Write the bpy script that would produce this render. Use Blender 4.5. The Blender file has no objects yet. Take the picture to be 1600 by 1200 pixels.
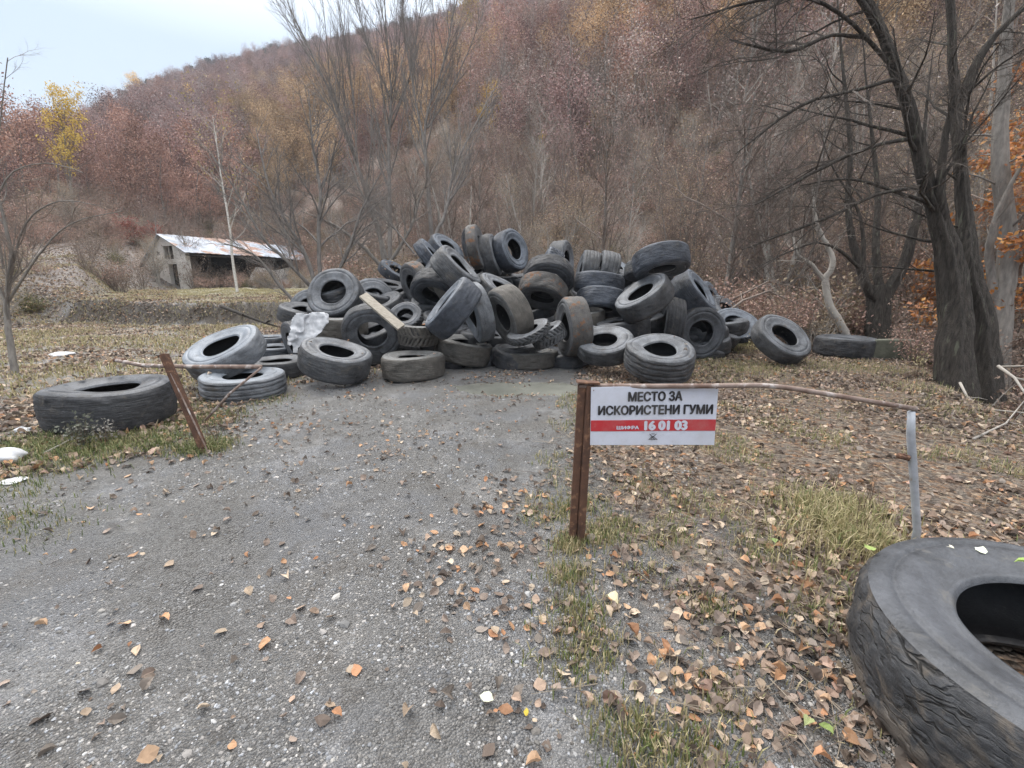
import bpy, math, random
import numpy as np
from mathutils import Vector, Matrix
R = math.radians
random.seed(7); RNG = np.random.default_rng(7)
S = bpy.context.scene
COL = S.collection
# ------------------------------------------------------------------ camera
F = 700.0; CAMZ = 1.6; PITCH = math.atan(160/F)
CP, SP = math.cos(PITCH), math.sin(PITCH)
HAZE = 0.00045
CAM = Vector((0, 0, CAMZ)); CR = Vector((1, 0, 0)); CU = Vector((0, SP, CP)); CF = Vector((0, CP, -SP))
cd = bpy.data.cameras.new('camera'); cam = bpy.data.objects.new('camera', cd); COL.objects.link(cam)
cd.sensor_width = 36; cd.lens = 36*F/1600; cd.clip_end = 4000; cd.clip_start = 0.02
cam.location = CAM; cam.rotation_euler = (math.pi/2-PITCH, 0, 0); S.camera = cam
# ------------------------------------------------------------------ light
SUN_EL, SUN_AZ = R(52), R(-35)
w = bpy.data.worlds.new('World'); S.world = w; w.use_nodes = True
nt = w.node_tree; nt.nodes.clear()
sky = nt.nodes.new('ShaderNodeTexSky'); sky.sky_type = 'NISHITA'; sky.sun_disc = False
sky.sun_elevation = SUN_EL; sky.sun_rotation = SUN_AZ; sky.dust_density = 3.0; sky.air_density = 1.0; sky.ozone_density = 2.0
sc_ = nt.nodes.new('ShaderNodeVectorMath'); sc_.operation = 'SCALE'; sc_.inputs['Scale'].default_value = 0.10
mixw = nt.nodes.new('ShaderNodeMix'); mixw.data_type = 'RGBA'; mixw.inputs[0].default_value = 0.80
bg = nt.nodes.new('ShaderNodeBackground'); bg.inputs[1].default_value = 1.0
wo = nt.nodes.new('ShaderNodeOutputWorld')
nt.links.new(sky.outputs[0], sc_.inputs[0]); nt.links.new(sc_.outputs[0], mixw.inputs[6])
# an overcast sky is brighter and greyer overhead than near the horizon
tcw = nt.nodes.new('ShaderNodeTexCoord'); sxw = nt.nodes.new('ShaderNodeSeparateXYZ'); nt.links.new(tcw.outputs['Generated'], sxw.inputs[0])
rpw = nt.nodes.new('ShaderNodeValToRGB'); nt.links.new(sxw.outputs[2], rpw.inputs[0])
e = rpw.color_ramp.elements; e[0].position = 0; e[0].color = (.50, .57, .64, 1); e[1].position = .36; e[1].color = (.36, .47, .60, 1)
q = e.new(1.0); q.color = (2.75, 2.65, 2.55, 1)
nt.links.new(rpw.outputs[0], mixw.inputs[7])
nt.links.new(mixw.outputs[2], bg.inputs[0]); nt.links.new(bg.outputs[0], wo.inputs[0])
sl = bpy.data.lights.new('sun', 'SUN'); sl.energy = 1.5; sl.angle = R(25); sl.color = (1, 0.96, 0.9)
so = bpy.data.objects.new('sun', sl); COL.objects.link(so)
so.rotation_euler = (math.pi/2-SUN_EL, 0, math.pi - SUN_AZ) if False else (R(90)-SUN_EL, 0, R(215))
so.location = (0, 0, 60)
S.view_settings.view_transform = 'Standard'; S.view_settings.look = 'None'
S.view_settings.exposure = 0.78; S.view_settings.gamma = 1
S.cycles.max_bounces = 5; S.cycles.diffuse_bounces = 3; S.cycles.volume_bounces = 0; S.cycles.transparent_max_bounces = 4

# ------------------------------------------------------------------ helpers
def ray(u, v):
    return CR*((u-800)/F) + CU*((600-v)/F) + CF
def P(u, v, d):                      # photo pixel + distance along the lens axis -> place
    return CAM + ray(u, v)*d
def G(u, v, z=0.0):                  # photo pixel -> place on the level z
    r = ray(u, v); t = (z-CAMZ)/r.z
    return CAM + r*t

def tag(o, label=None, cat=None, group=None, kind=None):
    if label: o['label'] = label
    if cat: o['category'] = cat
    if group: o['group'] = group
    if kind: o['kind'] = kind
    return o
def empty(name, loc=(0, 0, 0), label=None, cat=None, group=None):
    o = bpy.data.objects.new(name, None); COL.objects.link(o); o.location = loc; o.empty_display_size = 0.2
    return tag(o, label, cat, group)

class MB:
    def __init__(s): s.v = []; s.f = []; s.n = 0; s.m = []; s.c = []
    def add(s, v, f, mat=0, col=None):
        v = np.asarray(v, float).reshape(-1, 3)
        s.v.append(v); off = s.n; s.n += len(v)
        for face in f: s.f.append([i+off for i in face]); s.m.append(mat)
        s.c.append(np.tile(np.array(col if col is not None else (1, 1, 1), float), (len(v), 1)))
    def box(s, c, size, rot=None, mat=0, col=None, jit=0):
        x, y, z = [q/2 for q in size]
        v = [Vector((a*x, b*y, e*z)) for a in (-1, 1) for b in (-1, 1) for e in (-1, 1)]
        if jit: v = [q+Vector([random.uniform(-jit, jit) for _ in range(3)]) for q in v]
        if rot is not None: v = [rot @ q for q in v]
        v = [q+Vector(c) for q in v]
        s.add(v, [(0, 1, 3, 2), (4, 6, 7, 5), (0, 4, 5, 1), (2, 3, 7, 6), (0, 2, 6, 4), (1, 5, 7, 3)], mat, col)
    def tube(s, pts, rad, sides=6, mat=0, col=None, cap=False, lump=0.0):
        pts = np.asarray([tuple(p) for p in pts], float); n = len(pts); rad = np.asarray(rad, float)
        d = np.gradient(pts, axis=0); d /= (np.linalg.norm(d, axis=1, keepdims=True)+1e-9)
        ref = np.array([0, 0, 1.0]) if abs(d[:, 2].mean()) < 0.8 else np.array([1.0, 0, 0])
        a = np.cross(d, ref); a /= (np.linalg.norm(a, axis=1, keepdims=True)+1e-9); b = np.cross(d, a)
        ph = np.arange(sides)*2*math.pi/sides
        rr = rad[:, None]*np.ones((1, sides))
        if lump: rr = rr*(1+lump*(1.6*np.sin(3*ph+1)[None, :]+1.3*np.sin(5*ph)[None, :]+1.0*np.sin(7*ph+2)[None, :]+.25*np.sin(np.arange(n)*.5)[:, None]+RNG.normal(0, .22, (n, sides))))
        v = pts[:, None, :] + rr[:, :, None]*(np.cos(ph)[None, :, None]*a[:, None, :]+np.sin(ph)[None, :, None]*b[:, None, :])
        f = []
        for i in range(n-1):
            for j in range(sides):
                k = (j+1) % sides
                f.append((i*sides+j, i*sides+k, (i+1)*sides+k, (i+1)*sides+j))
        if cap: f.append(tuple(range(sides))[::-1]); f.append(tuple((n-1)*sides+j for j in range(sides)))
        s.add(v.reshape(-1, 3), f, mat, col)
    def build(s, name, mats, parent=None, smooth=False, useful_col=False):
        V = np.concatenate(s.v) if s.v else np.zeros((0, 3))
        o = mesh_obj(name, V, s.f, mats, parent, smooth, np.array(s.m, np.int32))
        if useful_col: set_col(o.data, np.concatenate(s.c))
        return o

def mesh_from(name, V, Fc, smooth=False, midx=None):
    me = bpy.data.meshes.new(name)
    if isinstance(Fc, np.ndarray):
        k = Fc.shape[1]; me.vertices.add(len(V)); me.vertices.foreach_set('co', np.ascontiguousarray(V, np.float32).ravel())
        me.loops.add(Fc.size); me.loops.foreach_set('vertex_index', Fc.astype(np.int32).ravel())
        me.polygons.add(len(Fc)); me.polygons.foreach_set('loop_start', np.arange(len(Fc), dtype=np.int32)*k)
        me.update(calc_edges=True)
    else:
        me.from_pydata([tuple(q) for q in np.asarray(V)], [], Fc)
    if midx is not None and len(midx): me.polygons.foreach_set('material_index', midx)
    me.polygons.foreach_set('use_smooth', np.full(len(me.polygons), smooth))
    me.update(); return me
def mesh_obj(name, V, Fc, mats, parent=None, smooth=False, midx=None):
    me = mesh_from(name, V, Fc, smooth, midx)
    for m in (mats if isinstance(mats, (list, tuple)) else [mats]): me.materials.append(m)
    o = bpy.data.objects.new(name, me); COL.objects.link(o); o.parent = parent
    return o
def set_col(me, c):
    a = me.attributes.new('col', 'FLOAT_COLOR', 'POINT')
    c4 = np.ones((len(me.vertices), 4), np.float32); c4[:, :3] = c; a.data.foreach_set('color', c4.ravel())
def set_f(me, name, arr):
    a = me.attributes.new(name, 'FLOAT', 'POINT'); a.data.foreach_set('value', np.ascontiguousarray(arr, np.float32))
def copy_tree(o, parent=None):
    c = o.copy(); COL.objects.link(c); c.parent = parent
    for ch in list(o.children): copy_tree(ch, c)
    return c

# numpy value noise
def _h(ix, iy, s=0):
    n = (ix.astype(np.int64)*374761393 + iy.astype(np.int64)*668265263 + s*982451653) & 0x7fffffff
    n = ((n ^ (n >> 13))*1274126177) & 0x7fffffff
    return ((n ^ (n >> 16)) & 0xffff)/65535.0
def vn(x, y, s=0):
    x = np.asarray(x, float); y = np.asarray(y, float)
    ix = np.floor(x); iy = np.floor(y); fx = x-ix; fy = y-iy
    fx = fx*fx*(3-2*fx); fy = fy*fy*(3-2*fy)
    a = _h(ix, iy, s); b = _h(ix+1, iy, s); c = _h(ix, iy+1, s); d = _h(ix+1, iy+1, s)
    return (a*(1-fx)+b*fx)*(1-fy)+(c*(1-fx)+d*fx)*fy
def fbm(x, y, o=4, s=0):
    t = 0; a = 0.5
    for k in range(o): t = t+a*vn(x*2**k, y*2**k, s+k); a *= .5
    return t/(1-.5**o)
def sst(a, b, x):
    t = np.clip((x-a)/(b-a), 0, 1); return t*t*(3-2*t)

# ------------------------------------------------------------------ materials
def NM(name):
    m = bpy.data.materials.new(name); m.use_nodes = True; n = m.node_tree; n.nodes.clear()
    out = n.nodes.new('ShaderNodeOutputMaterial'); b = n.nodes.new('ShaderNodeBsdfPrincipled')
    n.links.new(b.outputs[0], out.inputs[0]); return m, n, b
def nd(n, t, **k):
    x = n.nodes.new(t)
    for a, v in k.items():
        if a.startswith('_'): x.inputs[int(a[1:])].default_value = v
        else: setattr(x, a, v)
    return x
def lk(n, a, b): n.links.new(a, b)
def noise(n, co, scale, det=4, rough=.6, dist=0):
    x = nd(n, 'ShaderNodeTexNoise'); x.inputs['Scale'].default_value = scale; x.inputs['Detail'].default_value = det
    x.inputs['Roughness'].default_value = rough; x.inputs['Distortion'].default_value = dist
    if co is not None: lk(n, co, x.inputs['Vector'])
    return x.outputs['Fac']
def ramp(n, fac, stops):
    x = nd(n, 'ShaderNodeValToRGB'); e = x.color_ramp.elements
    while len(e) > 1: e.remove(e[-1])
    for i, (p, c) in enumerate(stops):
        q = e[0] if i == 0 else e.new(p)
        q.position = p; q.color = (*c, 1) if len(c) == 3 else c
    lk(n, fac, x.inputs[0]); return x.outputs[0]
def mixc(n, f, a, b):
    x = nd(n, 'ShaderNodeMix', data_type='RGBA')
    for val, i in ((f, 0), (a, 6), (b, 7)):
        if isinstance(val, (int, float)): x.inputs[i].default_value = val
        elif isinstance(val, tuple): x.inputs[i].default_value = (*val, 1)
        else: lk(n, val, x.inputs[i])
    return x.outputs[2]
def math_(n, op, a, b=None, clamp=False):
    x = nd(n, 'ShaderNodeMath', operation=op, use_clamp=clamp)
    for val, i in ((a, 0), (b, 1)):
        if val is None: continue
        if isinstance(val, (int, float)): x.inputs[i].default_value = val
        else: lk(n, val, x.inputs[i])
    return x.outputs[0]
def step(n, f, a, b): return ramp(n, f, [(a, (0, 0, 0)), (b, (1, 1, 1))])
def bump(n, b, h, dist, strength=1.0):
    x = nd(n, 'ShaderNodeBump'); x.inputs['Strength'].default_value = strength; x.inputs['Distance'].default_value = dist
    lk(n, h, x.inputs['Height']); lk(n, x.outputs[0], b.inputs['Normal']); return x

def simple(name, c1, c2, scale=8, rough=.8, bd=0.004, metal=0, spots=None, detail=5, stretch=None):
    m, n, b = NM(name); tc = nd(n, 'ShaderNodeTexCoord'); co = tc.outputs['Object']
    if stretch:
        mp = nd(n, 'ShaderNodeMapping'); mp.inputs['Scale'].default_value = stretch; lk(n, co, mp.inputs[0]); co = mp.outputs[0]
    f = noise(n, co, scale, detail)
    c = ramp(n, f, [(.3, c1), (.7, c2)])
    if spots:
        s = step(n, noise(n, co, scale*spots[1], 4), spots[2], spots[2]+.08); c = mixc(n, s, c, spots[0])
    lk(n, c, b.inputs['Base Color']); b.inputs['Roughness'].default_value = rough; b.inputs['Metallic'].default_value = metal
    if bd: bump(n, b, noise(n, co, scale*3, 5), bd)
    return m

def attr_mat(name, rough=.8, spec=.3, var=.25, trans=0):
    m, n, b = NM(name); a = nd(n, 'ShaderNodeAttribute', attribute_name='col')
    g = nd(n, 'ShaderNodeNewGeometry'); f = noise(n, g.outputs['Position'], 60, 2)
    k = nd(n, 'ShaderNodeMapRange'); lk(n, f, k.inputs[0]); k.inputs[3].default_value = 1-var; k.inputs[4].default_value = 1+var
    v = nd(n, 'ShaderNodeVectorMath', operation='SCALE'); lk(n, a.outputs['Color'], v.inputs[0]); lk(n, k.outputs[0], v.inputs['Scale'])
    lk(n, v.outputs[0], b.inputs['Base Color']); b.inputs['Roughness'].default_value = rough
    b.inputs['Specular IOR Level'].default_value = spec
    if trans:
        t = nd(n, 'ShaderNodeBsdfTranslucent'); lk(n, v.outputs[0], t.inputs[0]); ms = nd(n, 'ShaderNodeMixShader'); ms.inputs[0].default_value = trans
        lk(n, b.outputs[0], ms.inputs[1]); lk(n, t.outputs[0], ms.inputs[2]); lk(n, ms.outputs[0], n.nodes['Material Output'].inputs[0])
    return m
M_LEAF = attr_mat('dead leaves', .65, .35, .2, .15)
M_PEB = attr_mat('pebbles', .6, .4, .15)
M_GRASS = attr_mat('grass', .6, .3, .15, .25)

LEAFCOLS = [(.40, .255, .155), (.31, .19, .12), (.46, .34, .23), (.23, .145, .10), (.50, .40, .30), (.17, .115, .09), (.42, .20, .08), (.35, .25, .19), (.27, .20, .165)]
def ground_mat():
    m, n, b = NM('ground soil'); g = nd(n, 'ShaderNodeNewGeometry'); co = g.outputs['Position']
    def at(nm): return nd(n, 'ShaderNodeAttribute', attribute_name=nm).outputs['Fac']
    # gravel and mud
    def vor(scale, out='Color', feat='F1', rnd=1.0):
        v = nd(n, 'ShaderNodeTexVoronoi', feature=feat); v.inputs['Scale'].default_value = scale; v.inputs['Randomness'].default_value = rnd
        lk(n, co, v.inputs['Vector']); return v
    v1 = vor(95); v2 = vor(190)
    sep1 = nd(n, 'ShaderNodeSeparateColor'); lk(n, v1.outputs['Color'], sep1.inputs[0])
    sep2 = nd(n, 'ShaderNodeSeparateColor'); lk(n, v2.outputs['Color'], sep2.inputs[0])
    st = ramp(n, sep1.outputs[0], [(0, (.10, .095, .088)), (.4, (.27, .26, .248)), (.75, (.41, .40, .385)), (1, (.56, .56, .56))])
    st2 = ramp(n, sep2.outputs[0], [(0, (.10, .094, .086)), (.55, (.32, .31, .295)), (1, (.54, .54, .54))])
    stones = mixc(n, .45, st, st2)
    n1 = noise(n, co, .55, 5, .6); n2 = noise(n, co, 2.1, 7, .72); n3 = noise(n, co, 14, 5, .7)
    mud = ramp(n, n3, [(.3, (.26, .256, .25)), (.7, (.40, .395, .39))])
    mudmask = step(n, math_(n, 'ADD', math_(n, 'MULTIPLY', n2, .6), math_(n, 'MULTIPLY', n1, .4)), .40, .56)
    dist = math_(n, 'MINIMUM', at('far'), 1.0); scarp = math_(n, 'SUBTRACT', at('far'), 1.0, True)
    mudmask = math_(n, 'MAXIMUM', mudmask, dist)
    mm = math_(n, 'MULTIPLY', mudmask, .80)
    grav = mixc(n, mm, stones, mud)
    tint = noise(n, co, .9, 5, .65)
    grav = mixc(n, math_(n, 'MULTIPLY', step(n, tint, .48, .58), .55), grav, (.345, .355, .38))
    grav = mixc(n, math_(n, 'MULTIPLY', step(n, noise(n, co, 1.6, 6, .7), .52, .66), .5), grav, (.26, .235, .205))
    # dark damp blotches
    grav = mixc(n, math_(n, 'MULTIPLY', step(n, noise(n, co, 5, 6, .7), .55, .66), .62), grav, (.17, .155, .14))
    # litter pattern: leaf sized cells, each its own tone
    def litter(sc, dark):
        v = vor(sc); s_ = nd(n, 'ShaderNodeSeparateColor'); lk(n, v.outputs['Color'], s_.inputs[0])
        stops = [(0, (.09, .065, .05)), (.2, (.17, .115, .08)), (.4, (.25, .17, .12)), (.6, (.33, .235, .165)), (.78, (.37, .21, .115)), (.9, (.46, .36, .26)), (1, (.52, .44, .35))]
        c = ramp(n, s_.outputs[0], [(p, tuple(q*dark for q in cc)) for p, cc in stops]); return c, v
    l1, vl = litter(26, .80); soil = ramp(n, n3, [(.3, (.12, .10, .085)), (.7, (.26, .22, .18))])
    lc = mixc(n, step(n, noise(n, co, 9, 4), .42, .55), soil, l1)
    lf = math_(n, 'MULTIPLY', at('leaf'), 1.0)
    lm = step(n, math_(n, 'ADD', lf, math_(n, 'MULTIPLY', math_(n, 'SUBTRACT', n2, .5), .9)), .42, .6)
    c = mixc(n, lm, grav, lc)
    # short grass
    gc = ramp(n, noise(n, co, 22, 5, .75), [(.25, (.12, .115, .06)), (.5, (.28, .255, .14)), (.75, (.44, .39, .23))])
    gm = step(n, math_(n, 'ADD', at('grass'), math_(n, 'MULTIPLY', math_(n, 'SUBTRACT', noise(n, co, 1.3, 6, .7), .5), 1.0)), .42, .62)
    c = mixc(n, math_(n, 'MULTIPLY', gm, .85), c, gc)
    c = mixc(n, math_(n, 'MULTIPLY', scarp, .9), c, ramp(n, n3, [(.3, (.045, .036, .028)), (.7, (.13, .105, .08))]))
    # hillside floor
    hc = ramp(n, noise(n, co, .35, 8, .75), [(.3, (.17, .125, .10)), (.5, (.26, .19, .155)), (.7, (.34, .255, .20))])
    c = mixc(n, at('hill'), c, hc)
    lk(n, c, b.inputs['Base Color'])
    ro = mixc(n, mudmask, (.75, .75, .75), (.40, .40, .40)); ro = mixc(n, lm, ro, (.85, .85, .85)); lk(n, ro, b.inputs['Roughness'])
    b.inputs['Specular IOR Level'].default_value = .35
    hh = math_(n, 'ADD', math_(n, 'MULTIPLY', v1.outputs['Distance'], -26.0), math_(n, 'MULTIPLY', n3, 1.2))
    hh = mixc(n, mm, hh, math_(n, 'ADD', math_(n, 'MULTIPLY', n3, 1.6), math_(n, 'MULTIPLY', noise(n, co, 90, 3, .7), .5))); hl = math_(n, 'MULTIPLY', vl.outputs['Distance'], -14.0)
    hh = mixc(n, lm, hh, hl)
    bump(n, b, hh, .008, .9)
    return m
M_GROUND = ground_mat()

def rubber(name, dark, light, mud=.35, mudcol=(.125, .116, .105), rings=0, wetrough=.55, rust=None, dustlevel=.5):
    m, n, b = NM(name); tc = nd(n, 'ShaderNodeTexCoord'); oi = nd(n, 'ShaderNodeObjectInfo')
    off = nd(n, 'ShaderNodeVectorMath', operation='SCALE'); off.inputs[0].default_value = (37, 91, 53); lk(n, oi.outputs['Random'], off.inputs['Scale'])
    ad = nd(n, 'ShaderNodeVectorMath', operation='ADD'); lk(n, tc.outputs['Object'], ad.inputs[0]); lk(n, off.outputs[0], ad.inputs[1]); co = ad.outputs[0]
    f1 = noise(n, co, 3.2, 7, .68); f2 = noise(n, co, 7, 6, .7, .6); f3 = noise(n, co, 60, 4, .7)
    c = ramp(n, math_(n, 'ADD', math_(n, 'MULTIPLY', f1, .75), math_(n, 'MULTIPLY', f3, .25)), [(dustlevel-.13, dark), (dustlevel+.12, light)])
    mk = math_(n, 'MULTIPLY', step(n, f2, .62-.25*mud, .74-.2*mud), .8); c = mixc(n, mk, c, mudcol)
    # scuffs: fine pale streaks
    sc = step(n, noise(n, co, 26, 5, .8, 1.2), .62, .72); c = mixc(n, math_(n, 'MULTIPLY', sc, .35), c, tuple(min(1, q*2.0+.03) for q in light))
    if rust:
        c = mixc(n, step(n, noise(n, co, 4.5, 7, .75), .55, .60), c, rust)
    lk(n, mixc(n, mk, (wetrough,)*3, (.9, .9, .9)), b.inputs['Roughness']); b.inputs['Specular IOR Level'].default_value = .35
    h = math_(n, 'ADD', math_(n, 'MULTIPLY', f3, .5), math_(n, 'MULTIPLY', f2, 1.2))
    if name == 'tread near':         # weathered cracks round the tread and caked mud low on it
        mp = nd(n, 'ShaderNodeMapping'); mp.inputs['Scale'].default_value = (2.6, 2.6, 13); wv = nd(n, 'ShaderNodeVectorMath', operation='ADD'); lk(n, tc.outputs['Object'], wv.inputs[0])
        nv = nd(n, 'ShaderNodeTexNoise'); nv.inputs['Scale'].default_value = 5; nv.inputs['Detail'].default_value = 4; lk(n, tc.outputs['Object'], nv.inputs['Vector']); sv = nd(n, 'ShaderNodeVectorMath', operation='SCALE'); sv.inputs['Scale'].default_value = .16; lk(n, nv.outputs['Color'], sv.inputs[0]); lk(n, sv.outputs[0], wv.inputs[1]); lk(n, wv.outputs[0], mp.inputs[0])
        vo = nd(n, 'ShaderNodeTexVoronoi', feature='DISTANCE_TO_EDGE'); vo.inputs['Scale'].default_value = 1.7; lk(n, mp.outputs[0], vo.inputs['Vector'])
        ck = math_(n, 'MULTIPLY', step(n, math_(n, 'SUBTRACT', .075, vo.outputs['Distance']), .0, .05), step(n, f1, .44, .52)); c = mixc(n, math_(n, 'MULTIPLY', ck, .85), c, (.012, .012, .012)); h = math_(n, 'SUBTRACT', h, math_(n, 'MULTIPLY', ck, .9))
        sz = nd(n, 'ShaderNodeSeparateXYZ'); lk(n, tc.outputs['Object'], sz.inputs[0]); low = math_(n, 'MULTIPLY', step(n, math_(n, 'ADD', math_(n, 'MULTIPLY', sz.outputs[2], -1.6), math_(n, 'MULTIPLY', math_(n, 'SUBTRACT', f2, .5), .9)), .08, .22), .8)
        c = mixc(n, low, c, (.155, .135, .115))
    if rings:
        mp = nd(n, 'ShaderNodeMapping'); mp.inputs['Scale'].default_value = (5, 5, 55); lk(n, co, mp.inputs[0])
        h = math_(n, 'ADD', h, math_(n, 'MULTIPLY', noise(n, mp.outputs[0], 1.0, 4, .7, .4), 2.2*rings))
    lk(n, c, b.inputs['Base Color']); bump(n, b, h, .008, .9); return m
RUB = {
 'grey': (rubber('tread grey', (.028, .029, .032), (.105, .110, .118), .3, rings=1), rubber('sidewall grey', (.050, .053, .058), (.195, .208, .228), .2)),
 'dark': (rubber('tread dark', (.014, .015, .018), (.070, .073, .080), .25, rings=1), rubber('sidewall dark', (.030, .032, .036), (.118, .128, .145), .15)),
 'blue': (rubber('tread blue', (.020, .024, .032), (.080, .092, .115), .15, rings=1), rubber('sidewall blue', (.050, .058, .070), (.175, .200, .238), .1)),
 'pale': (rubber('tread pale', (.070, .076, .086), (.20, .215, .235), .25, rings=1), rubber('sidewall pale', (.12, .135, .155), (.25, .28, .32), .1)),
 'mud': (rubber('tread muddy', (.045, .042, .038), (.125, .118, .106), .8, rings=1), rubber('sidewall muddy', (.075, .076, .076), (.19, .195, .195), .35)),
 'rust': (rubber('tread rusty', (.040, .038, .038), (.125, .120, .115), .5, rings=1, rust=(.17, .085, .045)), rubber('sidewall worn', (.055, .056, .060), (.155, .16, .168), .2)),
 'near': (rubber('tread near', (.030, .031, .034), (.085, .088, .094), .45, mudcol=(.13, .11, .09), rings=.5), rubber('sidewall near', (.042, .045, .050), (.105, .112, .126), .22, mudcol=(.15, .145, .135), wetrough=.42)),
}
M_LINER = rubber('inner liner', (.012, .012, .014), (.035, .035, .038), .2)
M_BARK = simple('bark dark', (.018, .016, .014), (.095, .082, .070), 8, .95, .05, stretch=(3.4, 3.4, .45), spots=((.13, .135, .10), .5, .60))
M_BARKG = simple('bark grey', (.13, .118, .108), (.27, .25, .225), 7, .95, .006, stretch=(2, 2, .6))
M_TWIG = simple('twigs grey', (.15, .12, .102), (.27, .225, .195), 4, .95, 0)
M_TWIGD = simple('twigs dark', (.045, .038, .033), (.13, .112, .098), 4, .95, 0)
M_TWIGP = simple('twigs pale', (.27, .25, .225), (.42, .39, .35), 4, .95, 0)
M_BIRCH = simple('birch bark', (.36, .34, .31), (.58, .56, .52), 5, .8, .002, spots=((.06, .055, .05), 1.6, .60), stretch=(1, 1, 3))
M_RUST = simple('rusted steel', (.055, .030, .022), (.15, .075, .045), 12, .85, .002, spots=((.22, .12, .07), 2, .58))
M_PIPE = simple('flaking painted pipe', (.13, .075, .055), (.30, .24, .21), 9, .75, .002, spots=((.42, .38, .36), 1.2, .54), stretch=(1, 1, 1))
M_GALV = simple('galvanised steel', (.30, .32, .35), (.52, .55, .60), 9, .55, .001, metal=.3, spots=((.28, .2, .14), 1.5, .62))
M_PLANK = simple('weathered plank', (.28, .25, .21), (.46, .42, .35), 5, .85, .003, stretch=(1, 8, 8))
M_SACK = simple('white plastic sack', (.42, .43, .45), (.64, .655, .68), 9, .7, .004, spots=((.4, .38, .36), .6, .66))

# ------------------------------------------------------------------ terrain
_us = np.array([-900, -300, 0, 60, 130, 180, 240, 330, 440, 600, 680, 760, 800, 1000, 1200, 1600, 2600], float)
_vs = np.array([350, 330, 268, 250, 214, 181, 153, 122, 97, 68, 50, 28, 12, -70, -130, -170, -100], float)
_yy = (600-_vs)/F; _dx = (_us-800)/F; _dy = CP+_yy*SP; _dz = -SP+_yy*CP
_az = np.arctan2(_dx, _dy); _te = _dz/np.hypot(_dx, _dy)
def azu(u): return math.atan2((u-800)/F, CP+SP*.2)
AZ0 = np.array([-math.pi, -1.6, azu(0), azu(130), azu(215), azu(350), azu(500), azu(700), azu(1000), azu(1300), azu(1600), 1.6, math.pi])
R0 = np.array([120, 40, 24, 27, 46, 58, 50, 30, 24, 17, 14, 20, 120.])
R1 = np.array([500, 500, 480, 475, 470, 460, 440, 420, 380, 320, 280, 300, 500.])
TEa = np.concatenate([[-math.pi, -1.5], _az, [1.7, math.pi]]); TEv = np.concatenate([[.08, .1], _te, [.3, .08]])
EDGE_A = np.array([5.25, 4.1]); EDGE_B = np.array([7.9, 8.8])
ed = (EDGE_B-EDGE_A)/np.linalg.norm(EDGE_B-EDGE_A); en = np.array([ed[1], -ed[0]])
def edge_s(x, y):                    # distance to the right of the gully edge
    return (x-EDGE_A[0])*en[0]+(y-EDGE_A[1])*en[1] + .35*(vn(x*.6, y*.6, 5)-.5)
PUDC = (.05, 6.75)
def H(x, y):
    x = np.asarray(x, float); y = np.asarray(y, float)
    r = np.hypot(x, y); az = np.arctan2(x, y)
    r0 = np.interp(az, AZ0, R0); r1 = np.interp(az, AZ0, R1); te = np.interp(az, TEa, TEv)
    hr = 1.6+te*r1
    s = np.clip((r-r0)/(r1-r0), 0, 1); back = np.clip((r-r1)/300, 0, 1)
    hill = hr*(s**1.05)*(1-.5*back)
    hill += s*(1-s)*14*(fbm(x/90, y/90, 3, 9)-.5)*2
    # field terrace left
    sc = sst(-1.0, -4.5, x)*sst(16.5, 17.5, y+1.6*(vn(x*.3, y*.3, 3)-.5)+.15*x+1.5)
    z = (.85+.25*(fbm(x*.8, y*.8, 3, 6)-.5))*sc
    z = z+.004*np.clip(y-20, 0, 40)
    es = edge_s(x, y); inside = (y > -3)
    gul = -1.5*sst(-.1, 1.6, es)*inside*np.clip(1-(es-5)/9, 0, 1)*sst(60, 35, r)
    z = z+gul
    # verge at left slightly raised, ruts
    z = z+.05*sst(-3.2, -5, x+.25*(y-4))*sst(14, 9, r)
    amp = sst(.3, 3, r)
    z = z+(fbm(x*1.3, y*1.3, 3, 1)-.5)*.05*amp+(fbm(x*7, y*7, 3, 2)-.5)*.018+(fbm(x*.25, y*.25, 2, 4)-.5)*.10*sst(3, 9, r)
    z = z+(fbm(x*.5, y*.5, 3, 14)-.5)*.5*sst(14, 40, r)
    # wheel ruts along the track
    cxl = -.95-.05*(y-3)+.28*np.sin(y*.45)
    for o_ in (-.85, .85): z = z-.028*np.exp(-((x-cxl-o_)/.22)**2)*sst(9, 7, y)*sst(-2, 0, y)*(.5+vn(y*1.5, x*0+o_, 8))
    pq = np.hypot((x-PUDC[0])/1.25, (y-PUDC[1]+.05*(x-PUDC[0]))/.52); kk = sst(1.35, .3, pq+.45*(fbm(x*2.2, y*2.2, 3, 41)-.5))
    z = z-.075*kk
    return z+hill
# track outline (inside = gravel)
TR = [(-1.2, -6), (-2.5, .5), (-4.3, 3.2), (-3.05, 4.15), (-3.3, 5.2), (-3.6, 6.8), (-2.5, 7.6), (-1, 9.5), (1.2, 9.5), (1.15, 7.6), (.95, 6), (.55, 4.2), (.35, 3), (.25, 2), (.6, 1), (1.5, -6)]
def track_d(x, y):                   # signed distance, positive inside
    x = np.asarray(x, float); y = np.asarray(y, float); dm = np.full(x.shape, 1e9); ins = np.zeros(x.shape, bool)
    for (x0, y0), (x1, y1) in zip(TR, TR[1:]+TR[:1]):
        ex, ey = x1-x0, y1-y0; t = np.clip(((x-x0)*ex+(y-y0)*ey)/(ex*ex+ey*ey), 0, 1)
        dm = np.minimum(dm, np.hypot(x-x0-t*ex, y-y0-t*ey))
        c = ((y0 > y) != (y1 > y)) & (x < (x1-x0)*(y-y0)/((y1-y0) if y1 != y0 else 1e-9)+x0); ins ^= c
    return np.where(ins, dm, -dm)
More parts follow.
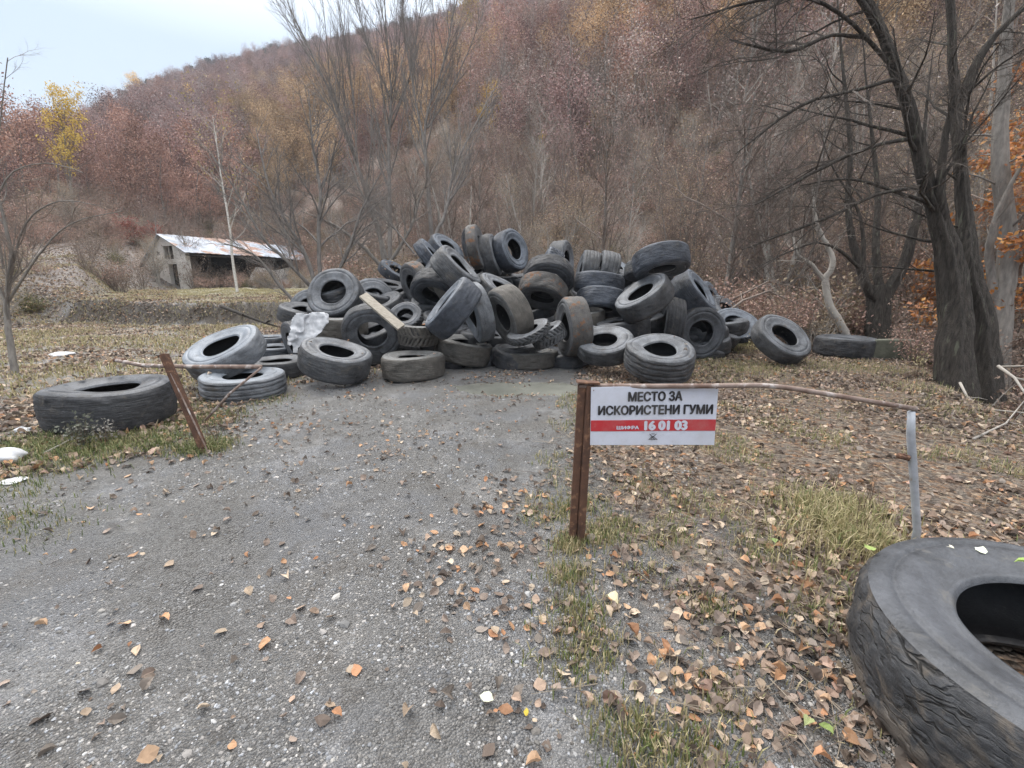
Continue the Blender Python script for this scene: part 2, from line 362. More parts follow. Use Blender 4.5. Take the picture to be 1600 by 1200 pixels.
def masks(x, y):
    r = np.hypot(x, y); td = track_d(x, y)
    off = sst(.25, -.45, td)                                    # 1 outside the track
    right = sst(-1, 1.5, x-.12*y)
    nearr = sst(5.0, 1.5, y)*sst(3.2, 1.0, x)
    leaf = off*(.78-.30*nearr)*(.62+.38*sst(-2, 2, x))
    grass = off*(sst(0, -2.5, x)*.42 + .16*sst(3.0, 6.5, y)*sst(9, 6.5, y)*right + .05)
    grass = grass+off*.30*np.exp(-((x-1.05-.0*y)/.45)**2)*sst(4.6, 3.2, y)
    grass = grass+.22*sst(18, 22, y)*sst(2, -4, x)*sst(60, 40, r)
    grass = np.where(edge_s(x, y) > .3, grass*.3, grass)
    az = np.arctan2(x, y); r0 = np.interp(az, AZ0, R0)
    hill = np.where(az < azu(225), .55*sst(-2, 5, r-r0)+.45*sst(14, 30, r-r0), sst(-3, 12, r-r0))*.9
    leaf = leaf*(1-hill); e_ = .35; nb = (r > 11)&(r < 26)&(x < 0); sl_ = np.zeros_like(r)
    if nb.any(): xs, ys = x[nb], y[nb]; sl_[nb] = np.hypot(H(xs+e_, ys)-H(xs-e_, ys), H(xs, ys+e_)-H(xs, ys-e_))/(2*e_)
    scarp = sst(.28, .5, sl_); return leaf*(1-scarp), grass*(1-hill)*(1-scarp), hill, sst(4, 9, r)+scarp, td
front = np.arange(-64, 64, .3); rest = np.arange(64, 296, 3.0)
azs = np.radians(np.concatenate([front, rest])); na = len(azs)
rs = np.concatenate([[.02, .15, .3], np.geomspace(.45, 60, 260), np.geomspace(61, 760, 110)]); nr = len(rs)
RR, AA = np.meshgrid(rs, azs, indexing='ij')
GX = RR*np.sin(AA); GY = RR*np.cos(AA); GZ = H(GX, GY)
V = np.stack([GX, GY, GZ], -1).reshape(-1, 3)
i, j = np.meshgrid(np.arange(nr-1), np.arange(na), indexing='ij'); j2 = (j+1) % na
Q = np.stack([i*na+j, (i+1)*na+j, (i+1)*na+j2, i*na+j2], -1).reshape(-1, 4)[:, ::-1]
leaf_, grass_, hill_, far_, td_ = masks(V[:, 0], V[:, 1])
cx = V[Q].mean(1); td_f = track_d(cx[:, 0], cx[:, 1]); rf = np.hypot(cx[:, 0], cx[:, 1]); r0f = np.interp(np.arctan2(cx[:, 0], cx[:, 1]), AZ0, R0)
k_track = td_f > 0; k_hill = (~k_track) & (rf > r0f); k_gr = ~(k_track | k_hill)
for nm, sel in (('gravel_track', k_track), ('hillside', k_hill), ('ground', k_gr)):
    q = Q[sel]; ids, inv = np.unique(q, return_inverse=True); inv = inv.reshape(q.shape)
    o = mesh_obj(nm, V[ids], inv, M_GROUND, None, True)
    for an, arr in (('leaf', leaf_), ('grass', grass_), ('hill', hill_), ('far', far_)): set_f(o.data, an, arr[ids])
    tag(o, kind='structure')
print('terrain', len(V))

# puddle of grey mud in front of the heap
M_PUD = simple('wet silt', (.155, .16, .14), (.215, .22, .195), 3, .18, .001)
pts = []
_a = np.linspace(0, 6.28, 40); PUDZ = float(np.percentile(H(PUDC[0]+1.25*1.25*np.cos(_a), PUDC[1]+.52*1.25*np.sin(_a)), 12))-.012
pv = [Vector((PUDC[0]+k_*1.35*math.cos(i*math.pi/12), PUDC[1]-.05*1.35*math.cos(i*math.pi/12)+k_*.56*math.sin(i*math.pi/12), 0)) for i in range(24) for k_ in [1.25]]; cen = sum(pv, Vector())/len(pv)
ring = []
for a, b2 in zip(pv, pv[1:]+pv[:1]):
    for t in (0, .25, .5, .75): ring.append(a.lerp(b2, t)+Vector((random.uniform(-.03, .03), random.uniform(-.03, .03), 0)))
rows = [[cen.lerp(p, t) for p in ring] for t in (.02, .35, .7, 1)]
pvz = []
for k, row in enumerate(rows):
    for p in row:
        z = float(H(p.x, p.y)); pvz.append((p.x, p.y, PUDZ))
N_ = len(ring); fcs = [tuple(range(N_))]
for k in range(3):
    for q in range(N_): fcs.append((k*N_+q, (k+1)*N_+q, (k+1)*N_+(q+1) % N_, k*N_+(q+1) % N_))
tag(mesh_obj('puddle', np.array(pvz), fcs, M_PUD, None, True), kind='structure')

# ------------------------------------------------------------------ tyres
def tyre_parts(Rr, wd, kind='worn', N=96, rim=.47, warp=.026, dmg=.007, seed=0, buckle=0):
    rg = np.random.default_rng(seed); h = wd/2; rb = Rr*rim
    side = [(rb, .70), (rb+.012, .80), (rb+.03, .83), (rb+.035, .80), (rb+(.30)*(Rr-rb), .93), (rb+.5*(Rr-rb), .99), (rb+.60*(Rr-rb), 1.0), (rb+.615*(Rr-rb), .955), (rb+.66*(Rr-rb), .95), (rb+.68*(Rr-rb), .99), (rb+.76*(Rr-rb), .975), (rb+.84*(Rr-rb), .945), (rb+.90*(Rr-rb), .89)]
    tz = np.linspace(.89, -.89, 30)
    tr = [(rb+.9*(Rr-rb), .89)]+[(Rr*(1-.022*abs(z/.89)**2-.035*abs(z/.89)**12)-(.022*Rr if kind == 'ribs' and (abs(abs(z)-.25) < .05 or abs(abs(z)-.62) < .04) else 0)*(1), z) for z in tz[1:-1]]+[(rb+.9*(Rr-rb), -.89)]
    lin = [(rb, .70), (rb+.02, .62), (rb+.25*(Rr-rb), .82), (rb+.6*(Rr-rb), .90), (rb+.85*(Rr-rb), .72), (rb+.92*(Rr-rb), 0), (rb+.85*(Rr-rb), -.72), (rb+.6*(Rr-rb), -.90), (rb+.25*(Rr-rb), -.82), (rb+.02, -.62), (rb, -.70)]
    ph = np.arange(N)*2*math.pi/N
    p1, p2, p3, p4 = rg.uniform(0, 6.28, 4); ov = rg.uniform(-warp, warp); zw = rg.uniform(.3, 1)*warp*Rr
    bz = zw*np.cos(2*ph+p1)+.4*zw*np.cos(3*ph+p2); br = 1+ov*np.cos(2*ph+p3)+.3*warp*np.cos(5*ph+p4)
    tn = rg.normal(0, 1, (N, 8))
    def lat(prof, tread=False):
        pr = np.array(prof); rr = pr[:, 0][:, None]*br[None, :]; zz = pr[:, 1][:, None]*h+bz[None, :]
        if tread:
            zf = pr[:, 1][:, None]; PH = ph[None, :]
            inn = np.clip((.885-np.abs(zf))*14, 0, 1)
            if kind == 'lug':
                k = 26; g = ((PH*k/6.2832+np.abs(zf)*1.1+(zf > 0)*.5) % 1) < .42
                rr = rr-inn*g*Rr*.055*(np.abs(zf) > .12)
            if kind == 'block':
                k = 34; g = (((PH*k/6.2832+(np.floor(zf*2.4) % 2)*.5) % 1) < .3) | ((np.abs((zf*2.4) % 1) < .22))
                rr = rr-inn*g*Rr*.05
            lowf = vn(np.cos(PH)*4+zf*2+seed, np.sin(PH)*4+0*zf, seed)-.5
            hi = vn(PH*N*.11+seed, zf*7+0*PH, seed+3)-.5
            rr = rr+inn*(lowf*dmg*2.5+hi*dmg*1.6)
        if buckle:
            s = np.exp(-((np.mod(ph-p1+math.pi, 2*math.pi)-math.pi)/.5)**2); rr = rr*(1-buckle*s[None, :])
        v = np.stack([rr*np.cos(ph)[None, :], rr*np.sin(ph)[None, :], zz], -1).reshape(-1, 3)
        n_ = len(prof); i, j = np.meshgrid(np.arange(n_-1), np.arange(N), indexing='ij'); k = (j+1) % N
        q = np.stack([i*N+j, i*N+k, (i+1)*N+k, (i+1)*N+j], -1).reshape(-1, 4)
        return v, q
    s2 = [(a, -b) for a, b in side]
    return lat(side), lat(s2), lat(tr, True), lat(lin)
TYRES = []
def make_tyre(label, c, n, D, wd, mat='grey', kind='worn', spin=None, name='tyre', group='tyres of the heap', N=96, plab=None, **kw):
    """c = centre of the body, n = axis pointing out of the seen side"""
    sd = len(TYRES)+11
    if kind in ('lug', 'block'): N = max(N, 208)
    A, B, T, L = tyre_parts(D/2, wd, kind, N=N, seed=sd, **kw)
    n = Vector(n).normalized(); q = n.to_track_quat('Z', 'Y')
    o = empty(name, c, label, 'tyre', group); o.rotation_mode = 'QUATERNION'; o.rotation_quaternion = q
    tm, smt = RUB[mat]
    mesh_obj('tread', T[0], T[1], tm, o, True)
    a = mesh_obj('sidewall', A[0], A[1], smt, o, True); mesh_obj('sidewall', B[0], B[1][:, ::-1], smt, o, True)
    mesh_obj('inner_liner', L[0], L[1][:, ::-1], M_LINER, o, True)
    TYRES.append(o); return o
def tyre_face(label, u, v, px, r, th, mat='grey', kind='worn', D=1.05, wr=.27, d=None, **kw):
    """seen sidewall: centre pixel, long axis in pixels, short/long ratio, side its normal points to"""
    if d is None: d = F*D/px
    else: D = px*d/F
    c = P(u, v, d); dirv = (c-CAM).normalized(); right = dirv.cross(Vector((0, 0, 1))).normalized(); up = right.cross(dirv)
    t = R(th); n = -dirv*r+(right*math.cos(t)+up*math.sin(t))*math.sqrt(max(0, 1-r*r))
    wd = wr*D*1.08; D *= 1.04
    return make_tyre(label, c-n*wd*.46, n, D, wd, mat, kind, **kw)
def tyre_flat(label, u, px, vb, tilt=(0, 0), mat='grey', kind='worn', wd=.28, sink=.01, **kw):
    """flat on the ground: middle pixel, pixel width, pixel row of its lowest edge"""
    g = G(u, vb, 0.0)
    D = px*(g-CAM).dot(CF)/F; c = Vector((g.x, g.y+D/2, 0)); an = [i*math.pi/24 for i in range(48)]
    for _ in range(30):
        z = float(H(c.x, c.y)); us, vs = [], []
        for a in an:
            for zz in (0, wd):
                q = Vector((c.x+D/2*math.cos(a)*.98, c.y+D/2*math.sin(a)*.98, z+zz))-CAM; k = q.dot(CF)
                us.append(800+F*q.x/k); vs.append(600-F*q.dot(CU)/k)
        k = (c-CAM).dot(CF); D *= px/(max(us)-min(us)); c.x -= ((max(us)+min(us))/2-u)*k/F
        c.y -= (vb-max(vs))*k*k/(F*CAMZ)*.8
    z = float(H(c.x, c.y)); c = Vector((c.x, c.y, z+wd/2-sink))
    n = Vector((math.sin(R(tilt[0])), -math.sin(R(tilt[1])), 1))
    return make_tyre(label, c, n, D, wd, mat, kind, **kw)

# lone tyres on the ground
tyre_flat('huge black loader tyre lying flat on the left verge beside the leaning rusty post', 165, 226, 684, wd=.45, mat='dark', group='tyres lying apart from the heap', N=160, rim=.46, tilt=(1, 0))
tyre_flat('pale grey dusty tyre lying flat behind the diagonal pole at the left', 378, 142, 632, wd=.33, mat='pale', group='tyres lying apart from the heap', kind='ribs', tilt=(1.5, 1), rim=.46)
# the near one
nc = Vector((2.05, 1.24, 0)); zt = float(H(2.05, 1.24))
near = make_tyre('huge worn black tyre cut off by the bottom right corner, nearest the camera', (nc.x, nc.y, zt+.215), (.01, -.01, 1), 1.45, .42, 'near', 'worn', group='tyres lying apart from the heap', N=360, rim=.575, dmg=.008, warp=.006)
# left group
L_ = tyre_face
L_('pale tyre propped up on its edge at the left end of the heap', 344, 537, 112, .36, 115, 'pale', wr=.30, D=1.08)
tyre_flat('dark tyre lying flat beneath the dangling white sack', 431, 108, 596, mat='dark', wd=.30)
tyre_flat('bluish tyre lying flat behind the leaning pale tyre, nearer of two', 425, 86, 566, mat='blue', wd=.27)
tyre_flat('farthest flat bluish tyre behind the leaning pale tyre', 420, 74, 548, mat='blue', wd=.30)
L_('dark tyre on edge hidden behind the white sack', 452, 535, 62, .3, 190, 'dark', d=9.0)
L_('round tyre tilted up on the left shoulder of the heap above the white sack', 519, 455, 82, .80, 128, 'grey', wr=.33)
L_('small tyre peeping out left of the tilted tyre above the sack', 477, 479, 60, .75, 140, 'grey', D=.9)
L_('tyre with its hole behind the upper end of the wooden plank', 586, 464, 68, .80, 55, 'grey')
tyre_face('weathered tyre lying flat under the tilted tyre, right of the sack', 530, 492, 84, .17, 88, 'mud', d=8.9, wr=.36)
L_('big tyre facing the camera with a wide hole below the plank', 582, 524, 90, .86, 262, 'grey', wr=.26)
L_('dark tyre in front slouching to the right, left of the small flat one', 527, 545, 104, .34, 77, 'grey', wr=.36)
tyre_flat('lone front tyre lying flat on gravel with mud caked tread', 645, 99, 598, mat='mud', wd=.40, rim=.46)
L_('small lug tyre on its side at the lower end of the plank', 632, 491, 52, .72, 110, 'dark', 'lug', d=8.2, wr=.3)
L_('muddy lug tyre lying flat below the small lug tyre', 653, 507, 60, .16, 90, 'mud', 'lug', d=8.2, wr=.50)
tyre_flat('tyre lying almost hidden behind the lone front tyre', 655, 76, 560, mat='dark', wd=.28)
L_('tyre with a brown torn upper edge turned to the left, above the plank', 643, 446, 68, .45, 198, 'rust')
L_('tyre turned downward with a scuffed crown, next right of the brown edged one', 677, 463, 74, .62, 246, 'dark', wr=.34)
L_('blue black tyre leaning like a slanting bar in the middle of the heap', 694, 470, 98, .12, 140, 'blue', wr=.38)
L_('pale dusty tyre on edge right of the blue black leaning one', 735, 492, 90, .25, 197, 'pale', wr=.27)
L_('broad brownish tyre on edge right of the pale dusty one', 783, 497, 90, .38, 203, 'mud', wr=.36)
L_('brown muddy tyre sagging flat at the foot of the blue black leaning tyre', 727, 532, 86, .18, 79, 'mud', wr=.36)
tyre_flat('low scrap of tyre half sunk beside the lone front tyre', 706, 46, 577, mat='dark', wd=.14)
tyre_flat('squashed reddish grey tyre lying flat at the front centre', 826, 90, 579, mat='mud', wd=.30, rim=.46)
L_('narrow tractor lug tyre tilted at the front centre, hole upward', 824, 513, 68, .30, 113, 'grey', 'lug', d=7.9, wr=.2)
L_('short lug tyre on edge right of the narrow tractor tyre', 852, 514, 54, .22, 118, 'grey', 'lug', d=8.0, wr=.42)
L_('tyre arching up behind the narrow tractor tyre', 834, 503, 62, .55, 80, 'grey')
L_('tyre on edge with a rust orange stripe down its tread', 880, 511, 90, .30, 184, 'rust', wr=.36)
L_('tyre with dry weeds in its hole, lying tilted left of the big ringed front tyre', 944, 528, 86, .52, 96, 'grey', d=7.9, wr=.30, rim=.44)
L_('big ringed front tyre directly behind the top of the sign', 1032, 542, 104, .42, 86, 'grey', kind='ribs', wr=.38, rim=.46)
L_('tyre standing upright facing the camera at the right foot of the heap', 1097, 521, 80, .86, 350, 'dark', wr=.30)
L_('pale open lug tyre propped just right of the upright one', 1151, 503, 68, .62, 70, 'blue', 'lug', D=1.0, wr=.2)
L_('small far tyre peeping above the pale lug tyre', 1166, 486, 44, .5, 62, 'blue', D=.9)
L_('tyre tipped to the right at the right end of the heap, hole toward the camera', 1228, 522, 84, .52, 52, 'grey', wr=.30)
tyre_flat('long low dark tyre lying flat below the multi stemmed tree at the right', 1322, 106, 562, mat='dark', wd=.42, group='tyres lying apart from the heap')
tyre_flat('far dark tyre lying flat behind the tipped right end tyre', 1246, 52, 528, mat='dark', wd=.28, group='tyres lying apart from the heap')
tyre_flat('farthest pale flat tyre at the right, partly under brush', 1212, 44, 509, mat='pale', wd=.25, group='tyres lying apart from the heap')
# crown of the heap
L_('bluish tyre at the top left of the heap opening to the upper right', 702, 384, 58, .35, 52, 'blue', wr=.34)
L_('bluish tyre on edge at the upper left rim of the heap', 680, 398, 62, .15, 38, 'blue', wr=.28)
L_('large grey tyre leaning diagonally across the upper left of the heap', 722, 412, 80, .2, 46, 'grey', wr=.38)
L_('dark tyre on edge with rust holes near the summit', 731, 387, 58, .28, 192, 'rust', wr=.27)
L_('torn brown tyre, the highest point of the heap', 752, 384, 66, .22, 12, 'rust', wr=.25, buckle=.08)
L_('grey tyre on edge sandwiched between the torn brown one and the round top one', 776, 397, 64, .22, 14, 'grey', wr=.36)
L_('round tyre at the summit showing a pale ring and an open hole', 806, 389, 64, .58, 22, 'blue', wr=.38, D=1.05)
L_('blue scrap of tyre behind the left slope of the heap', 622, 421, 54, .3, 60, 'blue')
L_('dark tyre behind the plank on the left skyline of the heap', 608, 442, 60, .2, 80, 'dark', D=1.05)
L_('dark tyre wedged beneath the diagonal grey one', 748, 420, 62, .3, 120, 'dark')
L_('lug tyre lying flat below the round top tyre', 789, 430, 60, .12, 90, 'dark', 'lug', wr=.30)
L_('grey tyre with its hole turned up right in the upper middle', 787, 446, 76, .26, 62, 'grey', wr=.34)
L_('chunky block tread tyre right of the round top one', 846, 412, 60, .12, 150, 'blue', 'block', wr=.42)
L_('tyre on edge facing right on the upper middle skyline', 888, 406, 58, .32, 6, 'grey', wr=.42)
L_('dark ringed tyre facing the camera in the upper middle', 857, 441, 76, .72, 268, 'dark', wr=.30)
L_('torn tyre bowed over a black opening with a white lip', 847, 468, 76, .46, 262, 'rust', wr=.36, buckle=.06)
L_('grooved tyre on edge, left of two on the upper right skyline', 906, 424, 66, .15, 170, 'grey', 'ribs', wr=.36)
L_('grooved tyre on edge, right of two on the upper right skyline', 934, 424, 66, .12, 165, 'grey', 'ribs', wr=.40)
L_('small dark tyre leaning on the skyline left of the right summit', 988, 428, 62, .2, 130, 'dark', wr=.34)
L_('dark tyre lying behind the right middle skyline', 962, 424, 66, .14, 80, 'dark', wr=.42)
L_('bluish tyre bowed like a cap, upper of two stacked', 934, 458, 74, .16, 264, 'blue', wr=.36)
L_('bluish tyre bowed like a cap over a dark gap, lower of two stacked', 938, 486, 76, .26, 266, 'blue', wr=.38)
L_('large tyre capping the right summit with its dark underside showing', 1035, 424, 84, .30, 282, 'blue', wr=.38)
L_('tyre tipped left with an oval hole in the upper right of the heap', 999, 454, 86, .36, 124, 'grey', wr=.36)
L_('scuffed tyre behind the tipped one with the oval hole', 1012, 436, 72, .2, 265, 'grey', wr=.30)
L_('tyre half in shade facing right behind the upright foot tyre', 1066, 481, 72, .68, 350, 'dark', wr=.32)
L_('broad bluish tyre sloping down the right shoulder of the heap', 1098, 452, 78, .18, 36, 'blue', wr=.42)
L_('rearmost tyre edge on the right shoulder of the heap', 1118, 466, 62, .2, 30, 'blue', wr=.28)
L_('short bit of tyre tread right of the rust striped one', 926, 500, 78, .2, 60, 'grey', wr=.25)
L_('plain tyre resting behind the weed filled front tyre', 972, 500, 80, .14, 98, 'dark', wr=.34)
L_('dark grooved tyre on edge between the big ringed front tyre and the right shoulder', 1036, 504, 78, .15, 175, 'dark', 'ribs', wr=.34)
L_('scuffed tyre on edge between the arched dark one and the capped pair', 898, 452, 66, .2, 20, 'mud', wr=.34)
L_('grey tyre peeping between the capped pair and the tipped one', 968, 446, 66, .3, 110, 'grey')
L_('dusty tyre lying under the capped pair, its rim just showing', 905, 486, 76, .16, 95, 'mud', wr=.30)
L_('worn tyre on edge behind the blue black leaning one', 712, 446, 72, .2, 30, 'mud', wr=.34)
L_('tyre lying behind the muddy sagging one at the centre front', 760, 520, 80, .16, 85, 'grey', wr=.34)
L_('tyre lying between the face up front tyre and the sack', 558, 490, 74, .2, 70, 'dark', wr=.36)
L_('grey tyre on its side deep right of the plank', 610, 478, 66, .3, 100, 'grey', wr=.32)
L_('dark tyre on edge right of the tipped one with the oval hole', 1046, 462, 72, .2, 20, 'dark', wr=.34)
L_('low tyre behind the rightmost standing tyre', 1128, 510, 66, .25, 60, 'grey', d=10.2, wr=.3)
L_('dark tyre tilted on the left skyline between the blue scrap and the summit group', 652, 420, 64, .35, 130, 'dark', wr=.32)
L_('blue black tyre on the skyline left of the right summit, behind the grooved pair', 962, 412, 62, .25, 60, 'blue', d=12.6, wr=.36)
L_('dark tyre wedged under the broad bluish one on the right shoulder', 1104, 482, 72, .3, 40, 'dark', d=10.2, wr=.34)
L_('grey tyre low on the right slope above the pale lug tyre', 1138, 482, 60, .4, 50, 'grey', d=11.4, wr=.3)
L_('dark tyre low in the gap left of the rust striped tyre', 800, 540, 84, .15, 95, 'dark', d=8.8)
# tyres inside the heap that show only through the gaps
rf_ = random.Random(3)
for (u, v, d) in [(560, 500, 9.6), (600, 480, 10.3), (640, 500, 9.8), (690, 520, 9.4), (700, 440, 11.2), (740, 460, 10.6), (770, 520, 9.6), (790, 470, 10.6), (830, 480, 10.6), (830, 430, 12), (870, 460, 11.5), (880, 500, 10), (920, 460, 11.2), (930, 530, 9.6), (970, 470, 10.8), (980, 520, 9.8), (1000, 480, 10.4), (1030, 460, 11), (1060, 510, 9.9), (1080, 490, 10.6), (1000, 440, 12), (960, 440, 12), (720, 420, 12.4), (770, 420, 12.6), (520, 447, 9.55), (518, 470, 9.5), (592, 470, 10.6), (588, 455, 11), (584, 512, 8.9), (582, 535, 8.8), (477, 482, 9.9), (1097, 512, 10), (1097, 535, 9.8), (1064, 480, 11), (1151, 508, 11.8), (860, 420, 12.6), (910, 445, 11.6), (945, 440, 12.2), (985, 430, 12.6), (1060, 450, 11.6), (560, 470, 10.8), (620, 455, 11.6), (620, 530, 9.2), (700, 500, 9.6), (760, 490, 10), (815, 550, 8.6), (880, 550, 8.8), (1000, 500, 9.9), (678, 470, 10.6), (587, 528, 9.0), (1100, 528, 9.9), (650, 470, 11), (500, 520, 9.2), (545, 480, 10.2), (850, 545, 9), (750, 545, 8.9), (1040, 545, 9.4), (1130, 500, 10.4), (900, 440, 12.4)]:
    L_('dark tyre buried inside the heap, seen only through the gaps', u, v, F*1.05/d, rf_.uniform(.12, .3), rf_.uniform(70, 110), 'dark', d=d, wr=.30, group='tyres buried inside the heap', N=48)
print('tyres', len(TYRES))

# ------------------------------------------------------------------ barrier with the sign
def pole(name, pts, rad, mat, parent=None, sides=10):
    m = MB(); m.tube(pts, rad, sides, cap=True); return m.build(name, mat, parent, True)
def project_Y(u, v, Y):              # pixel -> place on the upright plane y = Y
    r = ray(u, v); return CAM+r*(Y/r.y)
pb = G(902, 846, 0); pb = G(902, 846, float(H(pb.x, pb.y))); PY = pb.y
bar = empty('road_barrier', (pb.x, pb.y, float(H(pb.x, pb.y))), 'rusty pipe barrier with brown steel post, carrying the white notice', 'barrier')
def loc(p, o): return Vector(p)-Vector(o.location)
top = project_Y(913, 602, PY)
def strut(name, a, b, w_, t_, mat, parent, twist=0):
    a = Vector(a); b = Vector(b); L = (b-a).length; q = (b-a).to_track_quat('Z', 'Y').to_matrix() @ Matrix.Rotation(twist, 3, 'Z')
    m = MB(); m.box((a+b)/2, (w_, t_, L), q); o = m.build(name, mat, parent)
    bv = o.modifiers.new('bevel', 'BEVEL'); bv.width = min(w_, t_)*.12; bv.segments = 2; return o
ba = Vector((pb.x-.035, PY, float(H(pb.x, PY))-.1)); ta = project_Y(909, 600, PY)
strut('post', loc(ba, bar), loc(ta, bar), .026, .045, M_RUST, bar)
bb = Vector((pb.x+.014, PY-.005, float(H(pb.x, PY))-.1)); tb = project_Y(921, 601, PY)
strut('post', loc(bb, bar), loc(tb, bar), .052, .045, M_RUST, bar)
# weld plate on top
m = MB(); m.box(loc(project_Y(918, 600, PY), bar)+Vector((0, .0, .012)), (.13, .07, .008), Matrix.Rotation(.06, 3, 'Y'), jit=.004); m.build('top_plate', M_RUST, bar)
YR = 2.46
def mixY(t): return PY*(1-t)+YR*t
rp = [(905, 603, 0), (1000, 603.5, .18), (1120, 603, .4), (1185, 602, .52), (1215, 604, .58), (1245, 608, .63), (1330, 622, .8), (1431, 639, 1)]
pts = [loc(project_Y(u, v, mixY(t)), bar) for u, v, t in rp]
pole('rail', pts, [.0145]*8, M_PIPE, bar, 14)
rb_ = project_Y(1424, 643, YR); rg = project_Y(1433, 830, YR-.02)
rbm = project_Y(1427, 735, YR-.01)
m = MB(); m.tube([loc(rb_, bar), loc(project_Y(1423, 680, YR), bar), loc(rbm, bar), loc(rg, bar), loc(Vector((rg.x, rg.y, float(H(rg.x, rg.y))-.05)), bar)], [.018, .021, .021, .020, .020], 8, cap=True)
m.build('support_leg', M_GALV, bar, True)
pole('wire_wrap', [loc(project_Y(1410, 712, YR), bar)+Vector((.02*math.cos(a), -.012+.028*math.sin(a), .006*math.sin(a*2.3))) for a in np.linspace(0, 18, 60)], [.006]*60, M_RUST, bar, 5)
pole('bolt', [loc(project_Y(1404, 712, YR), bar), loc(project_Y(1422, 718, YR), bar)], [.016, .012], M_RUST, bar)
# sign
def lam(name, c, rough=.45):
    m, n, b = NM(name); g = nd(n, 'ShaderNodeTexCoord'); f = noise(n, g.outputs['Object'], 5, 6, .7)
    f2 = noise(n, g.outputs['Object'], 40, 3)
    lk(n, mixc(n, math_(n, 'ADD', math_(n, 'MULTIPLY', step(n, f, .45, .72), .32), math_(n, 'MULTIPLY', step(n, f2, .66, .72), .12)), c, (.38, .37, .34)), b.inputs['Base Color']); b.inputs['Roughness'].default_value = rough
    return m
M_SW = lam('sign white', (.62, .65, .74)); M_SR = lam('sign red', (.50, .035, .045)); M_SB = lam('sign black', (.02, .02, .025))
sp = PY-.034
c00 = project_Y(923.5, 605, sp); c10 = project_Y(1123, 601.5, sp+.02); c01 = project_Y(922, 695, sp+.004); c11 = project_Y(1116, 695.5, sp+.024)
sgn = empty('notice_board', c00, 'white notice with black Cyrillic lettering and a red band, hung on the rusty rail', 'sign')
def sq(a, b):                        # a right 0..1, b down 0..1 on the board
    return (c00*(1-a)*(1-b)+c10*a*(1-b)+c01*(1-a)*b+c11*a*b)-c00
fn = (c10-c00).cross(c01-c00).normalized()
if fn.y > 0: fn = -fn
def slab(name, a0, a1, b0, b1, th, lift, mat, n=12):
    m = MB(); vs = []; fs = []
    for k in range(n+1):
        a = a0+(a1-a0)*k/n; wv = .0035*math.sin(a*5+1)
        for b in (b0, b1):
            p = sq(a, b)+fn*(lift+wv); vs += [p, p-fn*th]
    for k in range(n):
        i = k*4; fs += [(i, i+4, i+6, i+2), (i+1, i+3, i+7, i+5), (i, i+1, i+5, i+4), (i+2, i+6, i+7, i+3)]
    fs += [(0, 2, 3, 1), (n*4, n*4+1, n*4+3, n*4+2)]
    m.add(vs, fs); return m.build(name, mat, sgn)
slab('panel', 0, 1, 0, 1, .004, 0, M_SW)
slab('red_band', .002, .998, .565, .755, .0015, .0025, M_SR)
W_, H_ = (c10-c00).length, (c01-c00).length
def text(name, body, a, b, hh, mat, width=None, bold=.0, thick=.055):
    cu = bpy.data.curves.new(name, 'FONT'); cu.body = body; cu.size = 1; cu.align_x = 'LEFT'; cu.offset = bold; cu.extrude = 0; cu.resolution_u = 4
    o = bpy.data.objects.new(name, cu); COL.objects.link(o); bpy.context.view_layer.update()
    me = bpy.data.meshes.new_from_object(o.evaluated_get(bpy.context.evaluated_depsgraph_get())); bpy.data.objects.remove(o)
    v = np.array([q.co[:] for q in me.vertices]); mn = v.min(0); mx = v.max(0)
    # a centre, b baseline, hh cap height as a fraction of the board
    sx = (width/(mx[0]-mn[0])); sy = hh/(mx[1]-mn[1])
    for q in me.vertices:
        aa = a-width/2+(q.co.x-mn[0])*sx; bb = b-(q.co.y-mn[1])*sy; wv = .0035*math.sin(aa*5+1)
        q.co = sq(aa, bb)+fn*(.0042+wv)
    k0 = [q.co.copy() for q in me.vertices]; f0 = [tuple(p.vertices) for p in me.polygons]; vs_, fs_ = [], []
    for i_, (ax, bx_) in enumerate(((0, 0), (1, 0), (-1, 0), (0, 1), (0, -1))):
        d_ = (sq(1, 0)-sq(0, 0)).normalized()*ax*H_*hh*thick+(sq(0, 1)-sq(0, 0)).normalized()*bx_*H_*hh*thick*.7+fn*(.00015*i_)
        o_ = len(vs_); vs_ += [tuple(v_+d_) for v_ in k0]; fs_ += [tuple(j_+o_ for j_ in f_) for f_ in f0]
    me = bpy.data.meshes.new(name); me.from_pydata(vs_, [], fs_)
    me.materials.append(mat); t = bpy.data.objects.new(name, me); COL.objects.link(t); t.parent = sgn
    return t
text('lettering', 'МЕСТО ЗА', .505, .245, .155, M_SB, .425, .006)
text('lettering', 'ИСКОРИСТЕНИ ГУМИ', .512, .47, .155, M_SB, .905, .006)
text('lettering', 'ШИФРА', .295, .722, .062, M_SW, .175, .0, .07)
text('lettering', '16 01 03', .60, .735, .15, M_SW, .335, .006, .10)
def stroke(m, p, q, t):
    (a0, b0), (a1, b1) = p, q; A = sq(a0, b0); B = sq(a1, b1); d = (B-A).normalized(); s_ = d.cross(fn)*t/2; l = fn*.0066
    m.add([A-s_+l, A+s_+l, B+s_+l, B-s_+l], [(0, 1, 2, 3)])
m = MB()
for p, q in (((.470, .80), (.515, .90)), ((.525, .80), (.480, .90)), ((.497, .84), (.465, .90)), ((.497, .84), (.535, .90)), ((.465, .895), (.535, .895)), ((.485, .80), (.51, .80))): stroke(m, p, q, .004)
m.build('emblem', M_SB, sgn)
for a, b in ((.02, .06), (.98, .06)):
    p = sq(a, b)+fn*.0; m = MB(); m.tube([p+fn*.006, p+Vector((0, .02, .035)), p+Vector((0, .06, .0)), p-fn*.004], [.0022]*4, 5); m.build('wire_tie', M_RUST, sgn)

